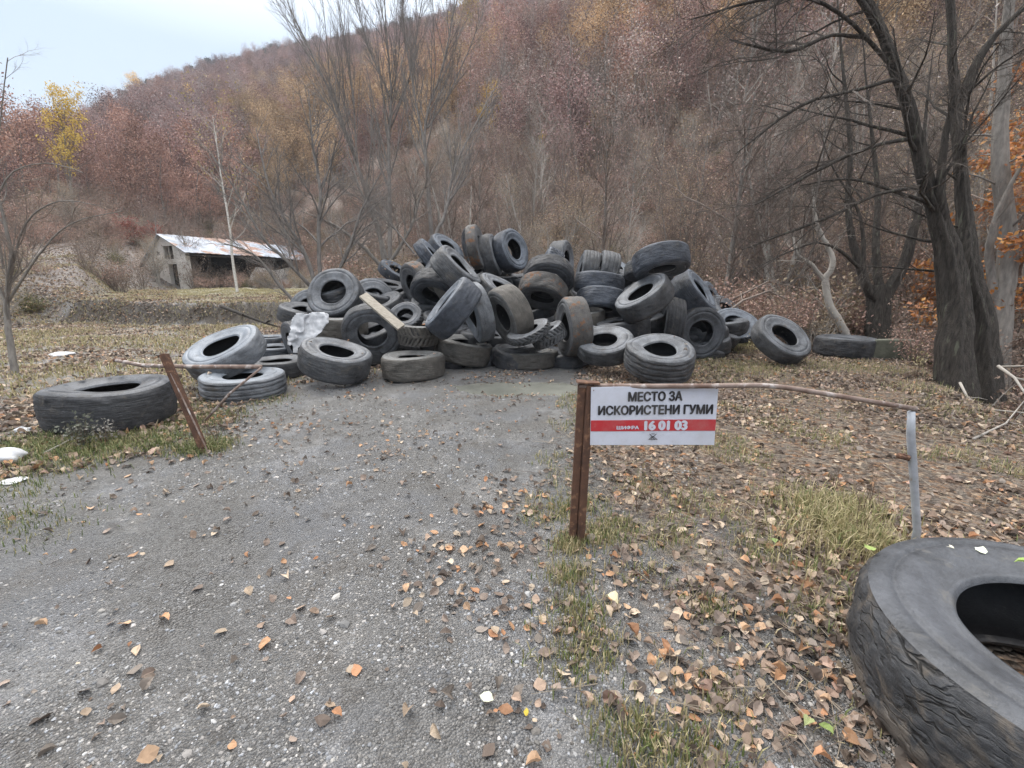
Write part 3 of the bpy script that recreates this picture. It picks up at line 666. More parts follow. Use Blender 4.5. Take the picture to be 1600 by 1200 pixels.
# leaning post and its poles at the left
g0 = G(325, 706, 0); g0 = G(325, 706, float(H(g0.x, g0.y))); t0 = project_Y(256, 553, g0.y+.12)
lp = empty('leaning_post', g0, 'rusty steel channel post leaning left at the gravel edge', 'post')
strut('channel', Vector((0, 0, -.12)), loc(t0, lp), .085, .05, M_RUST, lp, .5)
d_ = loc(t0, lp); strut('pale_edge', Vector((.020, -.034, .03)), d_+Vector((.020, -.034, -.04)), .016, .008, M_PIPE, lp, .5)
e1 = project_Y(408, 573, 5.0); e0 = project_Y(182, 563, 5.35); em = project_Y(222, 571, 5.3)
pr = empty('barrier_rail', e0, 'long pale pipe resting across behind the leaning post, rusty at its far tip', 'pipe')
pole('pipe', [loc(e0, pr), loc(em, pr), loc(project_Y(300, 573, 5.15), pr), loc(e1, pr)], [.022, .024, .024, .024], M_PIPE, pr)
pole('pipe_end', [loc(e0, pr)+Vector((-.05, .03, .0)), loc(e0, pr)+Vector((.10, 0, -.01))], [.026, .030], M_RUST, pr)
s0 = G(312, 656, 0.05); st_ = project_Y(408, 575, 4.97)
o = pole('stay_pole', [s0-Vector((.01, 0, .08)), s0.lerp(st_, .5)+Vector((0, 0, .01)), st_], [.014, .014, .013], M_PIPE)
tag(o, 'thin pale pole slanting from the ground up to the end of the long pipe', 'pole')

# plank and sack on the heap
a = P(567, 461, 7.72); b = P(627, 512, 7.62)
pk = strut('plank', a, b, .17, .045, M_PLANK, None, .5); tag(pk, 'pale weathered wooden plank leaning on the left side of the heap', 'plank')
def cloth(name, outline, d, label, cat, mat, crumple=.028, thick=.006, n=44, sd=1):
    # an outline of a crumpled sheet with real folds
    px = np.array([p[0] for p in outline], float); py = np.array([p[1] for p in outline], float)
    us = np.linspace(px.min(), px.max(), n); vs = np.linspace(py.min(), py.max(), n)
    U, Vv = np.meshgrid(us, vs); ins = np.zeros(U.shape, bool); m_ = len(px)
    for i in range(m_):
        x0, y0, x1, y1 = px[i], py[i], px[(i+1) % m_], py[(i+1) % m_]
        if y0 == y1: continue
        ins ^= ((y0 > Vv) != (y1 > Vv)) & (U < (x1-x0)*(Vv-y0)/(y1-y0)+x0)
    rr = np.abs(fbm(U/9+sd, Vv/11, 4, sd)-.5)*2+.25*(fbm(U/3.5+sd, Vv/4, 3, sd+5)-.5)*2+1.0*np.sin(U/5.5+Vv/19+fbm(U/12, Vv/12, 2, 7)*6)
    idx = {}; vs_ = []; fs = []
    def vid(i, j):
        if (i, j) not in idx: idx[(i, j)] = len(vs_); vs_.append(P(U[i, j]+rr[i, j]*1.2, Vv[i, j], d-crumple*rr[i, j]))
        return idx[(i, j)]
    for i in range(n-1):
        for j in range(n-1):
            if ins[i:i+2, j:j+2].sum() >= 3: fs.append((vid(i, j), vid(i+1, j), vid(i+1, j+1), vid(i, j+1)))
    org = Vector(vs_[0]); o = mesh_obj(name, np.array([tuple(q-org) for q in vs_]), fs, mat, None, True); o.location = org
    s_ = o.modifiers.new('s', 'SOLIDIFY'); s_.thickness = thick; sb = o.modifiers.new('d', 'SUBSURF'); sb.levels = 1; sb.render_levels = 1
    return tag(o, label, cat)
cloth('plastic_sack', [(462, 488), (480, 490), (490, 487), (505, 486), (514, 492), (513, 503), (506, 513), (497, 522), (487, 530), (477, 536), (472, 541), (466, 544), (466, 553), (458, 552), (457, 540), (449, 541), (447, 531), (452, 515), (456, 500)], 7.55, 'torn white plastic sack draped over tyres at the left of the heap', 'sack', M_SACK)

# rubbish on the left verge
def lump(name, p, size, mat, label, cat, sd=0, fl=.5):
    m = MB(); nu, nv = 18, 12; vs = []
    for i in range(nv+1):
        for j in range(nu):
            th = math.pi*i/nv; ph = 2*math.pi*j/nu; x, y, z = math.sin(th)*math.cos(ph), math.sin(th)*math.sin(ph), math.cos(th)
            k = 1+.55*(float(vn(x*2.5+sd, y*2.5+z*2, sd))-.5)+.35*(float(vn(x*6+sd, y*6+z*6, sd+1))-.5)
            vs.append((x*size*k, y*size*k*.8, z*size*k*fl+size*fl*.6))
    fs = [(i*nu+j, (i+1)*nu+j, (i+1)*nu+(j+1) % nu, i*nu+(j+1) % nu) for i in range(nv) for j in range(nu)]
    m.add(vs, fs); o = m.build(name, mat, None, True); o.location = p; sb = o.modifiers.new('d', 'SUBSURF'); sb.levels = 1; sb.render_levels = 1
    return tag(o, label, cat)
def gz(u, v):
    g = G(u, v, 0)
    for _ in range(3): g = G(u, v, float(H(g.x, g.y)))
    return Vector((g.x, g.y, float(H(g.x, g.y))))
lump('plastic_bag', gz(8, 722), .15, M_SACK, 'crumpled white plastic bag at the left picture edge in weeds', 'bag', 3)
lump('plastic_bag', gz(37, 676), .075, M_SACK, 'small white plastic bag scrap touching the huge left tyre', 'bag', 8)
lump('rag', gz(98, 556), .22, M_SACK, 'pale crumpled rag on the leafy slope left of the leaning post', 'rag', 12, .25)
lump('plastic_scrap', gz(20, 752), .10, M_SACK, 'flat pale plastic scrap on the verge below the white bag', 'scrap', 15, .12)
M_CONC = simple('mossy concrete', (.075, .08, .06), (.16, .165, .13), 6, .95, .01)
g = gz(1398, 562); m = MB(); m.box((0, 0, .17), (.72, .5, .42), Matrix.Rotation(-.15, 3, 'Z'), jit=.04)
o = m.build('concrete_block', M_CONC); o.location = g+Vector((0, .3, 0)); bv = o.modifiers.new('b', 'BEVEL'); bv.width = .03; bv.segments = 2
tag(o, 'dark mossy concrete block beside the long low tyre at the right', 'block')

# ------------------------------------------------------------------ barn
M_WALL = simple('block wall', (.54, .52, .49), (.74, .71, .67), 1.3, .95, .02, spots=((.12, .11, .10), 1.2, .60))
def roof_mat():
    m, n, b = NM('patched sheet roof'); tc = nd(n, 'ShaderNodeTexCoord'); co = tc.outputs['Object']
    f = noise(n, co, .28, 5, .7); c = ramp(n, noise(n, co, 1.1, 4), [(.35, (.20, .235, .29)), (.65, (.42, .47, .56))])
    c = mixc(n, step(n, f, .51, .55), c, (.22, .115, .075)); c = mixc(n, step(n, noise(n, co, 2.3, 5, .7), .62, .68), c, (.20, .15, .12))
    lk(n, c, b.inputs['Base Color']); b.inputs['Roughness'].default_value = .6
    return m
M_ROOF = roof_mat(); M_DARKW = simple('dark timber', (.02, .018, .016), (.06, .052, .045), 4, .95, .01)
br_ = P(298, 452, 40.5); bz_ = .5
bo = Vector((br_.x, br_.y, float(H(br_.x, br_.y))-.1))
Ld = Vector((.40, .915, 0)).normalized(); Wd = Vector((Ld.y, -Ld.x, 0))*-1       # Wd points left along the gable
LEN, WID = 46.0, 8.0
barn = empty('barn', bo, 'derelict long stone barn with patched tin roof in the left field', 'barn')
def bp(l, w_, z): return Ld*l+Wd*w_+Vector((0, 0, z))
E_, RZ, RW, LZ = 3.3, 4.75, 3.1, .9    # right eave, ridge height, ridge offset, left eave
def wallslab(name, poly, depthdir, th, mat=M_WALL, parent=barn, holes=()):
    m = MB(); n_ = len(poly); a = [Vector(p) for p in poly]; b = [p+depthdir*th for p in a]
    m.add(a+b, [tuple(range(n_)), tuple(range(n_, 2*n_))[::-1]]+[(i, n_+i, n_+(i+1) % n_, (i+1) % n_) for i in range(n_)]); return m.build(name, mat, parent)
# gable built round its door and window
dw0, dw1, dz = 2.9-.2, 1.45, 2.3
wz0, wz1, ww0, ww1 = 2.75, 3.9, 3.1, 1.7
def gz_at(w_): return E_+(RZ-E_)*w_/RW if w_ <= RW else RZ+(LZ-RZ)*(w_-RW)/(WID-RW)
gab = []
def gp(w0, w1, z0f, z1f, nm='gable_wall'):
    return [bp(0, w0, z0f(w0)), bp(0, w1, z0f(w1)), bp(0, w1, z1f(w1)), bp(0, w0, z1f(w0))]
m = MB()
def gquad(w0, w1, z0, z1):
    f0 = (lambda w_: z0) if not callable(z0) else z0; f1 = (lambda w_: z1) if not callable(z1) else z1
    a = gp(w0, w1, f0, f1); b = [p+Ld*.35 for p in a]
    m.add(a+b, [(0, 1, 2, 3), (7, 6, 5, 4), (0, 4, 5, 1), (1, 5, 6, 2), (2, 6, 7, 3), (3, 7, 4, 0)])
gquad(0, dw1, -.3, gz_at); gquad(dw1, dw0, dz, wz0); gquad(dw0, ww0, -.3, wz0); gquad(dw1, ww1, wz0, gz_at)
gquad(ww1, ww0-.0001, wz1, gz_at); gquad(ww0, WID, -.3, gz_at)
m.build('gable_wall', M_WALL, barn)
m = MB(); m.box(bp(.45, (dw0+dw1)/2, dz/2-.1), (dw0-dw1, .06, dz), Matrix.Rotation(math.atan2(-Wd.y, -Wd.x), 3, 'Z')); m.build('door', M_DARKW, barn)
m = MB()
for w_ in (ww0-.04, (ww0+ww1)/2, ww1+.04): m.box(bp(.1, w_, (wz0+wz1)/2), (.1, .1, wz1-wz0), Matrix.Rotation(math.atan2(Wd.y, Wd.x), 3, 'Z'))
wf = m.build('window_frame', simple('frame wood', (.3, .29, .27), (.45, .43, .4), 5), barn)
m = MB(); m.box(bp(.4, (ww0+ww1)/2, (wz0+wz1)/2), (ww0-ww1, .05, wz1-wz0), Matrix.Rotation(math.atan2(Wd.y, Wd.x), 3, 'Z')); m.build('window_pane', M_DARKW, barn)
# side walls
wallslab('side_wall', [bp(.4, WID, -.3), bp(LEN, WID, -.3), bp(LEN, WID, LZ), bp(.4, WID, LZ)], -Wd, .3)
wallslab('back_wall', [bp(LEN, 0, -.3), bp(LEN, WID, -.3), bp(LEN, WID, LZ), bp(LEN, RW, RZ), bp(LEN, 0, E_)], -Ld, .3)
wallslab('inner_wall', [bp(.4, 2.9, -.3), bp(LEN-.4, 2.9, -.3), bp(LEN-.4, 2.9, RZ-.3), bp(.4, 2.9, RZ-.3)], Wd, .2, M_DARKW)
wallslab('front_wall', [bp(5.2, 0, -.3), bp(13, 0, -.3), bp(13, 0, 2.0), bp(11, 0, 2.3), bp(9, 0, 1.9), bp(7, 0, 2.2), bp(6, 0, 1.1)], Wd, .3)
wallslab('front_wall', [bp(17, 0, -.3), bp(LEN-.4, 0, -.3), bp(LEN-.4, 0, 2.6), bp(17, 0, 2.4)], Wd, .3)
wallslab('eave_beam', [bp(.4, .05, E_-.35), bp(LEN, .05, E_-.35), bp(LEN, .05, E_-.12), bp(.4, .05, E_-.12)], Wd, .2, M_DARKW)
m = MB()
for l in (2.2, 6, 10, 14, 18, 22, 26, 30, 34, 38, 42): m.tube([bp(l, .15, -.2), bp(l, .15, E_-.1)], [.10, .09], 6)
m.build('post', M_DARKW, barn)
# roof: corrugated slopes with a sagging far part
def slope(name, w0, z0, w1, z1):
    nl, nw = 150, 5; vs = []
    for i in range(nl+1):
        l = -.35+(LEN+.7)*i/nl; sag = -.25*sst(13, 18, l)-.12*math.sin(l*.7)*sst(3, 14, l)
        for j in range(nw+1):
            t = j/nw; vs.append(bp(l, w0+(w1-w0)*t, z0+(z1-z0)*t+.12+sag+.03*(i % 2)+.04*float(vn(l*.8, t*3, 4))))
    fs = [(i*(nw+1)+j, (i+1)*(nw+1)+j, (i+1)*(nw+1)+j+1, i*(nw+1)+j+1) for i in range(nl) for j in range(nw)]
    o = mesh_obj(name, np.array([tuple(v) for v in vs]), fs, M_ROOF, barn, False); s_ = o.modifiers.new('s', 'SOLIDIFY'); s_.thickness = .05; return o
slope('roof_slope', RW, RZ, -.55, E_-.25); slope('roof_slope', RW, RZ-.005, WID+.3, LZ-.15)
m = MB()
for l0, l1 in ((-.3, 12), (12, LEN)): m.tube([bp(l0, -.5, E_-.27), bp(l1, -.5, E_-.32)], [.05, .05], 5)
m.build('fascia', M_DARKW, barn)

# ------------------------------------------------------------------ trees
def unit(v): return v/(np.linalg.norm(v)+1e-9)
def perp(d, rg):
    r = rg.normal(size=3); r -= d*np.dot(r, d); return unit(r)
class Tree:
    """trunk mesh (thick wood) and crown mesh (thin wood and what leaves are left)"""
    def __init__(s, sd, cut=1): s.T = MB(); s.C = MB(); s.rg = np.random.default_rng(sd); s.cut = cut; s.tips = []
    def path(s, pts, rad, sides, level, lump=0):
        (s.T if level < s.cut else s.C).tube(pts, rad, sides, lump=lump)
    def grow(s, p, d, L, r, level, prm):
        rg = s.rg; nseg = prm['seg'][min(level, len(prm['seg'])-1)]; pts = [p.copy()]; d = unit(d)
        for k in range(nseg):
            d = unit(d+rg.normal(size=3)*prm['wig'][min(level, 3)]+np.array([0, 0, prm['up'][min(level, 3)]])); p = p+d*L/nseg; pts.append(p.copy())
        end = prm.get('end', .18); rad = r*np.linspace(1, end, nseg+1)**.9
        sides = (8, 5, 3, 3, 3)[min(level, 4)]
        s.path(pts, rad, sides, level); s.kids(np.array(pts), rad, L, level, prm)
    def kids(s, pts, rad, L, level, prm, t0=None, count=None, side=None):
        rg = s.rg
        if level >= prm['lv']:
            s.tips.append((pts[-1], unit(pts[-1]-pts[-2]))); 
            if prm.get('midtips'): s.tips.append((pts[len(pts)//2], unit(pts[-1]-pts[0])))
            return
        n = count or prm['n'][min(level, len(prm['n'])-1)]; t0 = prm.get('t0', .25) if t0 is None else t0
        for k in range(n):
            t = t0+(1-t0)*(k+rg.uniform(0, 1))/n; q = t*(len(pts)-1); i = min(int(q), len(pts)-2); f = q-i
            p = pts[i]*(1-f)+pts[i+1]*f; d = unit(pts[i+1]-pts[i]); rr = (rad[i]*(1-f)+rad[i+1]*f)
            a = prm['ang'][min(level, 3)]*rg.uniform(.7, 1.25); pe = perp(d, rg)
            if side is not None: pe = unit(pe+np.array(side)*1.0); pe = unit(pe-d*np.dot(pe, d))
            nd_ = d*math.cos(a)+pe*math.sin(a)
            Lc = L*prm['ratio'][min(level, 3)]*rg.uniform(.6, 1.2)*(1.15-.6*t)
            s.grow(p, nd_, Lc, min(rr*.7, max(min(rr*.55, Lc*.016), prm.get('rmin', .004))), level+1, prm)
    def leaves(s, n, size, cols, spread=.25, mat=1):
        rg = s.rg
        if not s.tips: return
        P_ = np.array([t[0] for t in s.tips]); k = rg.integers(0, len(P_), n); c = P_[k]+rg.normal(size=(n, 3))*spread
        a = rg.normal(size=(n, 3)); a /= np.linalg.norm(a, axis=1, keepdims=True); b = np.cross(a, rg.normal(size=(n, 3))); b /= np.linalg.norm(b, axis=1, keepdims=True)
        sz = (size*rg.uniform(.6, 1.3, n))[:, None]
        v = np.stack([c-a*sz*.6, c+b*sz*.35, c+a*sz*.6, c-b*sz*.35], 1).reshape(-1, 3)
        f = [tuple(range(4*i, 4*i+4)) for i in range(n)]
        s.C.v.append(v); off = s.C.n; s.C.n += len(v); s.C.f += [[q+off for q in ff] for ff in f]; s.C.m += [mat]*n
        cc = np.array([cols[j] for j in rg.integers(0, len(cols), n)])*rg.uniform(.8, 1.2, (n, 1)); s.C.c.append(np.repeat(cc, 4, 0))
    def thing(s, name, loc_, label, mats=(None,), group=None, bark=M_BARKG, twig=M_TWIG, cat='tree'):
        o = empty(name, loc_, label, cat, group)
        a = s.T.build('trunk', bark, o, True); b = s.C.build('crown', [twig, M_LEAF], o, False, True)
        return o
PRM = dict(lv=3, seg=(8, 6, 5, 3), wig=(.06, .13, .18, .2), up=(.05, .06, .05, .03), n=(12, 9, 6), ang=(.7, .7, .7, .6), ratio=(.5, .5, .45, .5), rmin=.005)
def pr(**k): d = dict(PRM); d.update(k); return d
def limbs(tr, lst, prm, level=0, lump=.05):
    """explicit limbs: lists of (u, v, depth, radius) smoothed, then branched"""
    for L in lst:
        opt = {}
        if isinstance(L, tuple): L, opt = L
        pts = np.array([tuple(P(u, v, d)) for u, v, d, r in L]); rad = np.array([q[3] for q in L], float)
        # smooth resample
        tt = np.arange(len(pts)); t2 = np.linspace(0, len(pts)-1, (len(pts)-1)*4+1)
        def cr(A):
            out = []
            for t in t2:
                i = min(int(t), len(A)-2); f = t-i; p0 = A[max(i-1, 0)]; p1 = A[i]; p2 = A[i+1]; p3 = A[min(i+2, len(A)-1)]
                out.append(.5*((2*p1)+(-p0+p2)*f+(2*p0-5*p1+4*p2-p3)*f*f+(-p0+3*p1-3*p2+p3)*f**3))
            return np.array(out)
        pts = cr(pts); rad = np.maximum(cr(rad[:, None])[:, 0], .003)
        pts[1:-1] += tr.rg.normal(size=(len(pts)-2, 3))*np.minimum(rad[1:-1, None]*.2, .008)
        tr.path(pts, rad, 26 if rad[0] > .11 else 8, opt.get('lvl', 0), lump=lump if rad[0] > .04 else 0)
        Lg = np.linalg.norm(np.diff(pts, axis=0), axis=1).sum()
        tr.kids(pts, rad, opt.get('len', Lg), opt.get('lvl', 0), prm, opt.get('t0'), opt.get('n'), opt.get('side'))

# big gnarled tree at the right
BR = pr(lv=4, n=(22, 13, 10, 8), ang=(.9, .7, .7, .6), ratio=(.38, .5, .5, .5), wig=(.08, .14, .2, .22), up=(.02, .0, -.01, 0), rmin=.0024, t0=.35)
t = Tree(101, 2)
limbs(t, [
 ([(1492, 622, 7.2, 0.2580), (1488, 560, 7.2, 0.2150), (1492, 500, 7.2, 0.1978), (1485, 430, 7.2, 0.1806), (1468, 350, 7.1, 0.1204), (1448, 290, 7.0, 0.1032), (1432, 220, 6.9, 0.0903), (1412, 150, 6.8, 0.0774), (1385, 70, 6.7, 0.0645), (1355, 0, 6.6, 0.0516), (1320, -70, 6.5, 0.0516)], dict(n=12, len=6, side=(-.8, -.3, 0))),
 ([(1540, 628, 7.5, 0.2236), (1536, 560, 7.5, 0.1892), (1530, 490, 7.45, 0.1720), (1512, 420, 7.4, 0.1462), (1506, 330, 7.4, 0.0946), (1498, 240, 7.3, 0.0774), (1492, 160, 7.3, 0.0688), (1488, 80, 7.2, 0.0516), (1482, -40, 7.1, 0.0516)], dict(n=12, len=6)),
 ([(1498, 165, 7.3, 0.0774), (1530, 90, 7.2, 0.0602), (1565, 45, 7.1, 0.0430), (1605, 10, 7.0, 0.0258)], dict(n=7, len=2.5)),
 ([(1478, 360, 7.1, 0.0774), (1470, 300, 6.9, 0.0602), (1475, 230, 6.8, 0.0473), (1490, 150, 6.7, 0.0344)], dict(n=6, len=2.5)),
 ([(1355, 60, 6.8, 0.0344), (1300, 55, 6.4, 0.0232), (1230, 80, 6.2, 0.0258), (1140, 62, 6.0, 0.0103)], dict(n=9, len=3, lvl=1)),
 ([(1412, 120, 6.8, 0.0310), (1340, 140, 6.5, 0.0224), (1250, 165, 6.2, 0.0215), (1150, 240, 6.0, 0.0086)], dict(n=17, len=3.4, lvl=1)),
 ([(1430, 215, 6.9, 0.0344), (1360, 230, 6.5, 0.0241), (1290, 260, 6.2, 0.0258), (1180, 320, 5.9, 0.0086)], dict(n=17, len=3.4, lvl=1)),
 ([(1445, 290, 7.0, 0.0327), (1370, 305, 6.6, 0.0224), (1280, 345, 6.3, 0.0206), (1160, 390, 6.1, 0.0077)], dict(n=17, len=3.4, lvl=1)),
 ([(1400, 110, 6.8, 0.0310), (1310, 20, 6.4, 0.0241), (1220, -5, 6.1, 0.0215), (1080, 30, 5.9, 0.0086)], dict(n=17, len=3.4, lvl=1)),
 ([(1378, 60, 6.7, 0.0430), (1320, -30, 6.2, 0.0344), (1230, -60, 5.8, 0.0258), (1120, -20, 5.6, 0.0103)], dict(n=17, len=3.4, lvl=1)),
 ([(1460, 320, 7.1, 0.0387), (1400, 300, 6.8, 0.0258), (1330, 280, 6.5, 0.0172), (1250, 290, 6.3, 0.0069)], dict(n=8, len=2.5, lvl=1)),
], BR, lump=.09)
t.thing('gnarled_tree', (0, 0, 0), 'big gnarled dark tree with twin furrowed trunks at the right edge of the clearing', bark=M_BARK, twig=M_TWIGD)
# multi stemmed tree
t = Tree(102, 2)
limbs(t, [
 ([(1374, 610, 10.90, 0.3696), (1373, 560, 10.90, 0.3168), (1372, 530, 10.90, 0.2728), (1370, 490, 10.90, 0.2288), (1376, 450, 10.90, 0.2288)], dict(n=1, len=1)),
 ([(1362, 470, 10.90, 0.1056), (1338, 400, 10.90, 0.0880), (1325, 330, 10.80, 0.0704), (1328, 240, 10.70, 0.0528), (1318, 120, 10.60, 0.0352), (1310, 20, 10.50, 0.0176), (1306, -60, 10.50, 0.0053)], dict(n=10, len=4.5)),
 ([(1374, 460, 11.00, 0.1056), (1368, 390, 11.00, 0.0792), (1372, 300, 11.10, 0.0616), (1360, 190, 11.10, 0.0352), (1350, 90, 11.10, 0.0176), (1346, 10, 11.10, 0.0044)], dict(n=10, len=4)),
 ([(1385, 460, 10.90, 0.1232), (1412, 410, 10.80, 0.1056), (1432, 340, 10.70, 0.0792), (1440, 260, 10.60, 0.0440), (1447, 170, 10.60, 0.0264), (1458, 80, 10.60, 0.0062)], dict(n=8, len=3.5)),
 ([(1370, 470, 10.80, 0.0704), (1350, 430, 10.60, 0.0528), (1345, 340, 10.40, 0.0352), (1300, 260, 10.20, 0.0176), (1278, 195, 10.10, 0.0044)], dict(n=8, len=3)),
 ([(1345, 420, 10.90, 0.0440), (1290, 380, 10.30, 0.0308), (1230, 395, 10.00, 0.0176), (1160, 430, 9.70, 0.0070)], dict(n=8, len=2.5, lvl=1)),
], BR, lump=.09)
t.thing('gnarled_tree', (0, 0, 0), 'dark squat tree splitting low into many upright stems behind the long low tyre', bark=M_BARK, twig=M_TWIGD)
t = Tree(103, 2)
limbs(t, [
 ([(1555, 640, 9.5, .20), (1562, 500, 9.5, .17), (1575, 380, 9.4, .15), (1562, 260, 9.3, .13), (1568, 130, 9.2, .10), (1580, -30, 9.0, .07)], dict(n=12, len=5)),
 ([(1560, 480, 9.5, .09), (1545, 400, 9.4, .07), (1560, 330, 9.2, .05), (1600, 250, 9.0, .03)], dict(n=6, len=2)),
], BR, lump=.08)
t.thing('gnarled_tree', (0, 0, 0), 'straight grey brown trunk at the right picture edge behind the twin trunked tree', bark=M_BARKG, twig=M_TWIG)
t = Tree(104, 2)
limbs(t, [
 ([(1345, 575, 10.5, .10), (1330, 540, 10.5, .09), (1316, 512, 10.5, .085), (1298, 480, 10.5, .08), (1290, 440, 10.5, .075), (1302, 410, 10.4, .06), (1290, 380, 10.4, .05), (1275, 345, 10.3, .035), (1270, 290, 10.2, .02)], dict(n=9, len=2.5)),
 ([(1290, 440, 10.5, .05), (1270, 415, 10.5, .045), (1245, 395, 10.4, .03), (1240, 370, 10.4, .02)], dict(n=6, len=2)),
], pr(lv=3, n=(8, 6, 4), t0=.3, ratio=(.4, .5, .5, .5)), lump=.05)
t.thing('crooked_sapling', (0, 0, 0), 'pale crooked lichen covered sapling left of the multi stemmed tree', bark=M_TWIGP, twig=M_TWIGP)
M_BARKD2 = simple('bark willow', (.11, .10, .094), (.25, .232, .215), 7, .95, .01, stretch=(2, 2, .6)); M_TWIGW = simple('twigs willow', (.13, .118, .11), (.26, .24, .225), 4, .95, 0)
# willow group behind the heap
WL = pr(lv=3, n=(28, 12, 8), ang=(.42, .40, .42, .4), ratio=(.34, .45, .42, .4), wig=(.03, .06, .1, .1), up=(.06, .10, .08, .05), rmin=.0033, t0=.22)
for k, (lab, ls) in enumerate([
 ('tall bare willow leaning to the left skyline behind the heap', [
   [(612, 432, 16, .12), (575, 310, 15.9, .09), (535, 190, 15.8, .07), (490, 90, 15.6, .045), (452, 10, 15.5, .025), (438, -40, 15.4, .012)],
   [(590, 360, 16, .06), (560, 260, 15.6, .05), (552, 150, 15.4, .035), (535, 40, 15.2, .02), (520, -50, 15, .01)]]),
 ('tall bare willow with one straight central stem above the left of the heap', [
   [(610, 430, 17, .13), (609, 320, 17, .11), (608, 210, 17, .085), (611, 140, 17, .06), (603, 40, 17, .035), (598, -60, 17, .015)],
   [(608, 205, 17, .06), (640, 120, 16.8, .04), (655, 30, 16.6, .025), (668, -50, 16.5, .01)],
   [(609, 150, 17, .05), (575, 70, 17.2, .035), (548, -20, 17.3, .015)]]),
 ('tall bare willow with broomlike upright twigs directly behind the summit tyres', [
   [(676, 380, 15, .11), (668, 280, 15, .09), (665, 190, 15, .06), (690, 110, 15, .045), (708, 20, 15, .03), (715, -60, 15, .012)],
   [(666, 240, 15, .06), (648, 150, 14.8, .045), (632, 50, 14.6, .03), (625, -50, 14.5, .012)],
   [(668, 200, 15, .05), (700, 150, 15.2, .04), (740, 60, 15.4, .02), (760, 0, 15.5, .01)]]),
 ('dark leaning willow stem rising to the right from behind the heap', [
   [(676, 378, 13.5, .09), (696, 330, 13.6, .07), (712, 260, 13.7, .05), (750, 180, 14, .03), (790, 110, 14.2, .012)],
   [(650, 400, 13.6, .05), (610, 350, 13.8, .035), (560, 310, 14, .02), (520, 290, 14, .01)]])]):
    ls = [[(a_, b_, c_, d_*.68) for a_, b_, c_, d_ in L__] for L__ in ls]; t = Tree(110+k, 2); limbs(t, ls, WL, lump=.03); t.thing('willow_tree', (0, 0, 0), lab, bark=M_BARKD2, twig=M_TWIGW, group='bare willows behind the heap')
# spreading bush between barn and heap
BU = pr(lv=3, n=(18, 11, 8), ang=(.6, .6, .6, .5), ratio=(.40, .5, .5, .5), wig=(.08, .12, .16, .2), up=(.03, .04, .03, .02), rmin=.003, t0=.2)
t = Tree(120, 2)
limbs(t, [
 [(500, 468, 12.5, .07), (478, 400, 12.4, .055), (450, 350, 12.2, .04), (420, 290, 12, .03), (400, 200, 12, .012)],
 [(502, 468, 12.5, .07), (498, 380, 12.5, .055), (500, 300, 12.4, .045), (488, 220, 12.4, .03), (482, 140, 12.4, .012)],
 [(505, 468, 12.5, .06), (540, 400, 12.3, .045), (565, 330, 12.2, .03), (600, 260, 12, .012)],
 [(500, 465, 12.5, .06), (460, 420, 12, .045), (410, 370, 11.6, .035), (370, 300, 11.3, .02), (330, 240, 11, .01)],
 [(470, 480, 12, .05), (440, 450, 11.8, .04), (400, 400, 11.5, .025), (350, 380, 11.3, .01)],
], BU)
t.thing('bare_bush', (0, 0, 0), 'wide spreading bare dark bush between the barn and the left of the heap', cat='bush', bark=M_BARKD2, twig=M_TWIGW)
t = Tree(121, 2)
limbs(t, [
 [(600, 420, 14, .06), (560, 380, 13.8, .045), (520, 350, 13.6, .03), (470, 330, 13.5, .01)],
 [(600, 420, 14, .06), (590, 350, 14, .045), (560, 290, 14, .03), (540, 220, 14, .01)],
 [(602, 420, 14, .06), (640, 360, 14, .045), (660, 300, 14, .03), (690, 240, 14, .01)]], BU)
t.thing('bare_bush', (0, 0, 0), 'bare bush showing just over the left skyline of the heap', cat='bush', bark=M_BARKG, twig=M_TWIG)
# left edge tree
LT = pr(lv=4, n=(13, 10, 8, 6), ang=(.6, .6, .6, .6), ratio=(.4, .5, .5, .5), wig=(.08, .12, .18, .2), up=(0, .02, .02, .02), rmin=.0032, t0=.2)
t = Tree(130, 2)
limbs(t, [
 ([(24, 590, 7.6, 0.0510), (16, 530, 7.6, 0.0442), (10, 470, 7.6, 0.0374), (18, 410, 7.5, 0.0306), (6, 340, 7.4, 0.0204), (-20, 260, 7.3, 0.0136)], dict(n=8, len=3.5)),
 ([(14, 470, 7.6, 0.0218), (60, 400, 7.3, 0.0150), (110, 350, 7.1, 0.0102), (190, 330, 6.9, 0.0068)], dict(n=10, len=2.5, lvl=1)),
 ([(14, 440, 7.6, 0.0204), (40, 350, 7.4, 0.0136), (90, 315, 7.2, 0.0095), (150, 320, 7.0, 0.0068)], dict(n=10, len=2.5, lvl=1)),
 ([(12, 480, 7.6, 0.0204), (-20, 380, 7.4, 0.0163), (10, 280, 7.2, 0.0122), (70, 255, 7.0, 0.0082), (130, 270, 6.9, 0.0068)], dict(n=10, len=2.5, lvl=1)),
 ([(5, 420, 7.6, 0.0163), (-10, 300, 7.4, 0.0122), (0, 190, 7.2, 0.0082), (12, 90, 7.0, 0.0068)], dict(n=8, len=2, lvl=1)),
], LT, lump=.08)
t.thing('fruit_tree', (0, 0, 0), 'old bare tree at the left edge with long arching grey branches', bark=M_BARKG, twig=M_TWIG)
# birch in front of the barn
t = Tree(131, 1)
limbs(t, [[(371, 457, 27, .085), (364, 410, 27, .075), (358, 350, 27, .06), (346, 280, 27, .045), (338, 220, 27, .03), (332, 180, 27, .012)]], pr(lv=3, n=(20, 8, 5), ang=(.7, .6, .6, .6), up=(.05, .08, .05, .02), ratio=(.36, .5, .5, .4), t0=.3, rmin=.008))
t.leaves(500, .10, [(.42, .34, .12), (.36, .30, .14)], .3)
t.thing('birch_tree', (0, 0, 0), 'slender white stemmed birch standing in front of the barn roof', bark=M_BIRCH, twig=M_TWIGP)

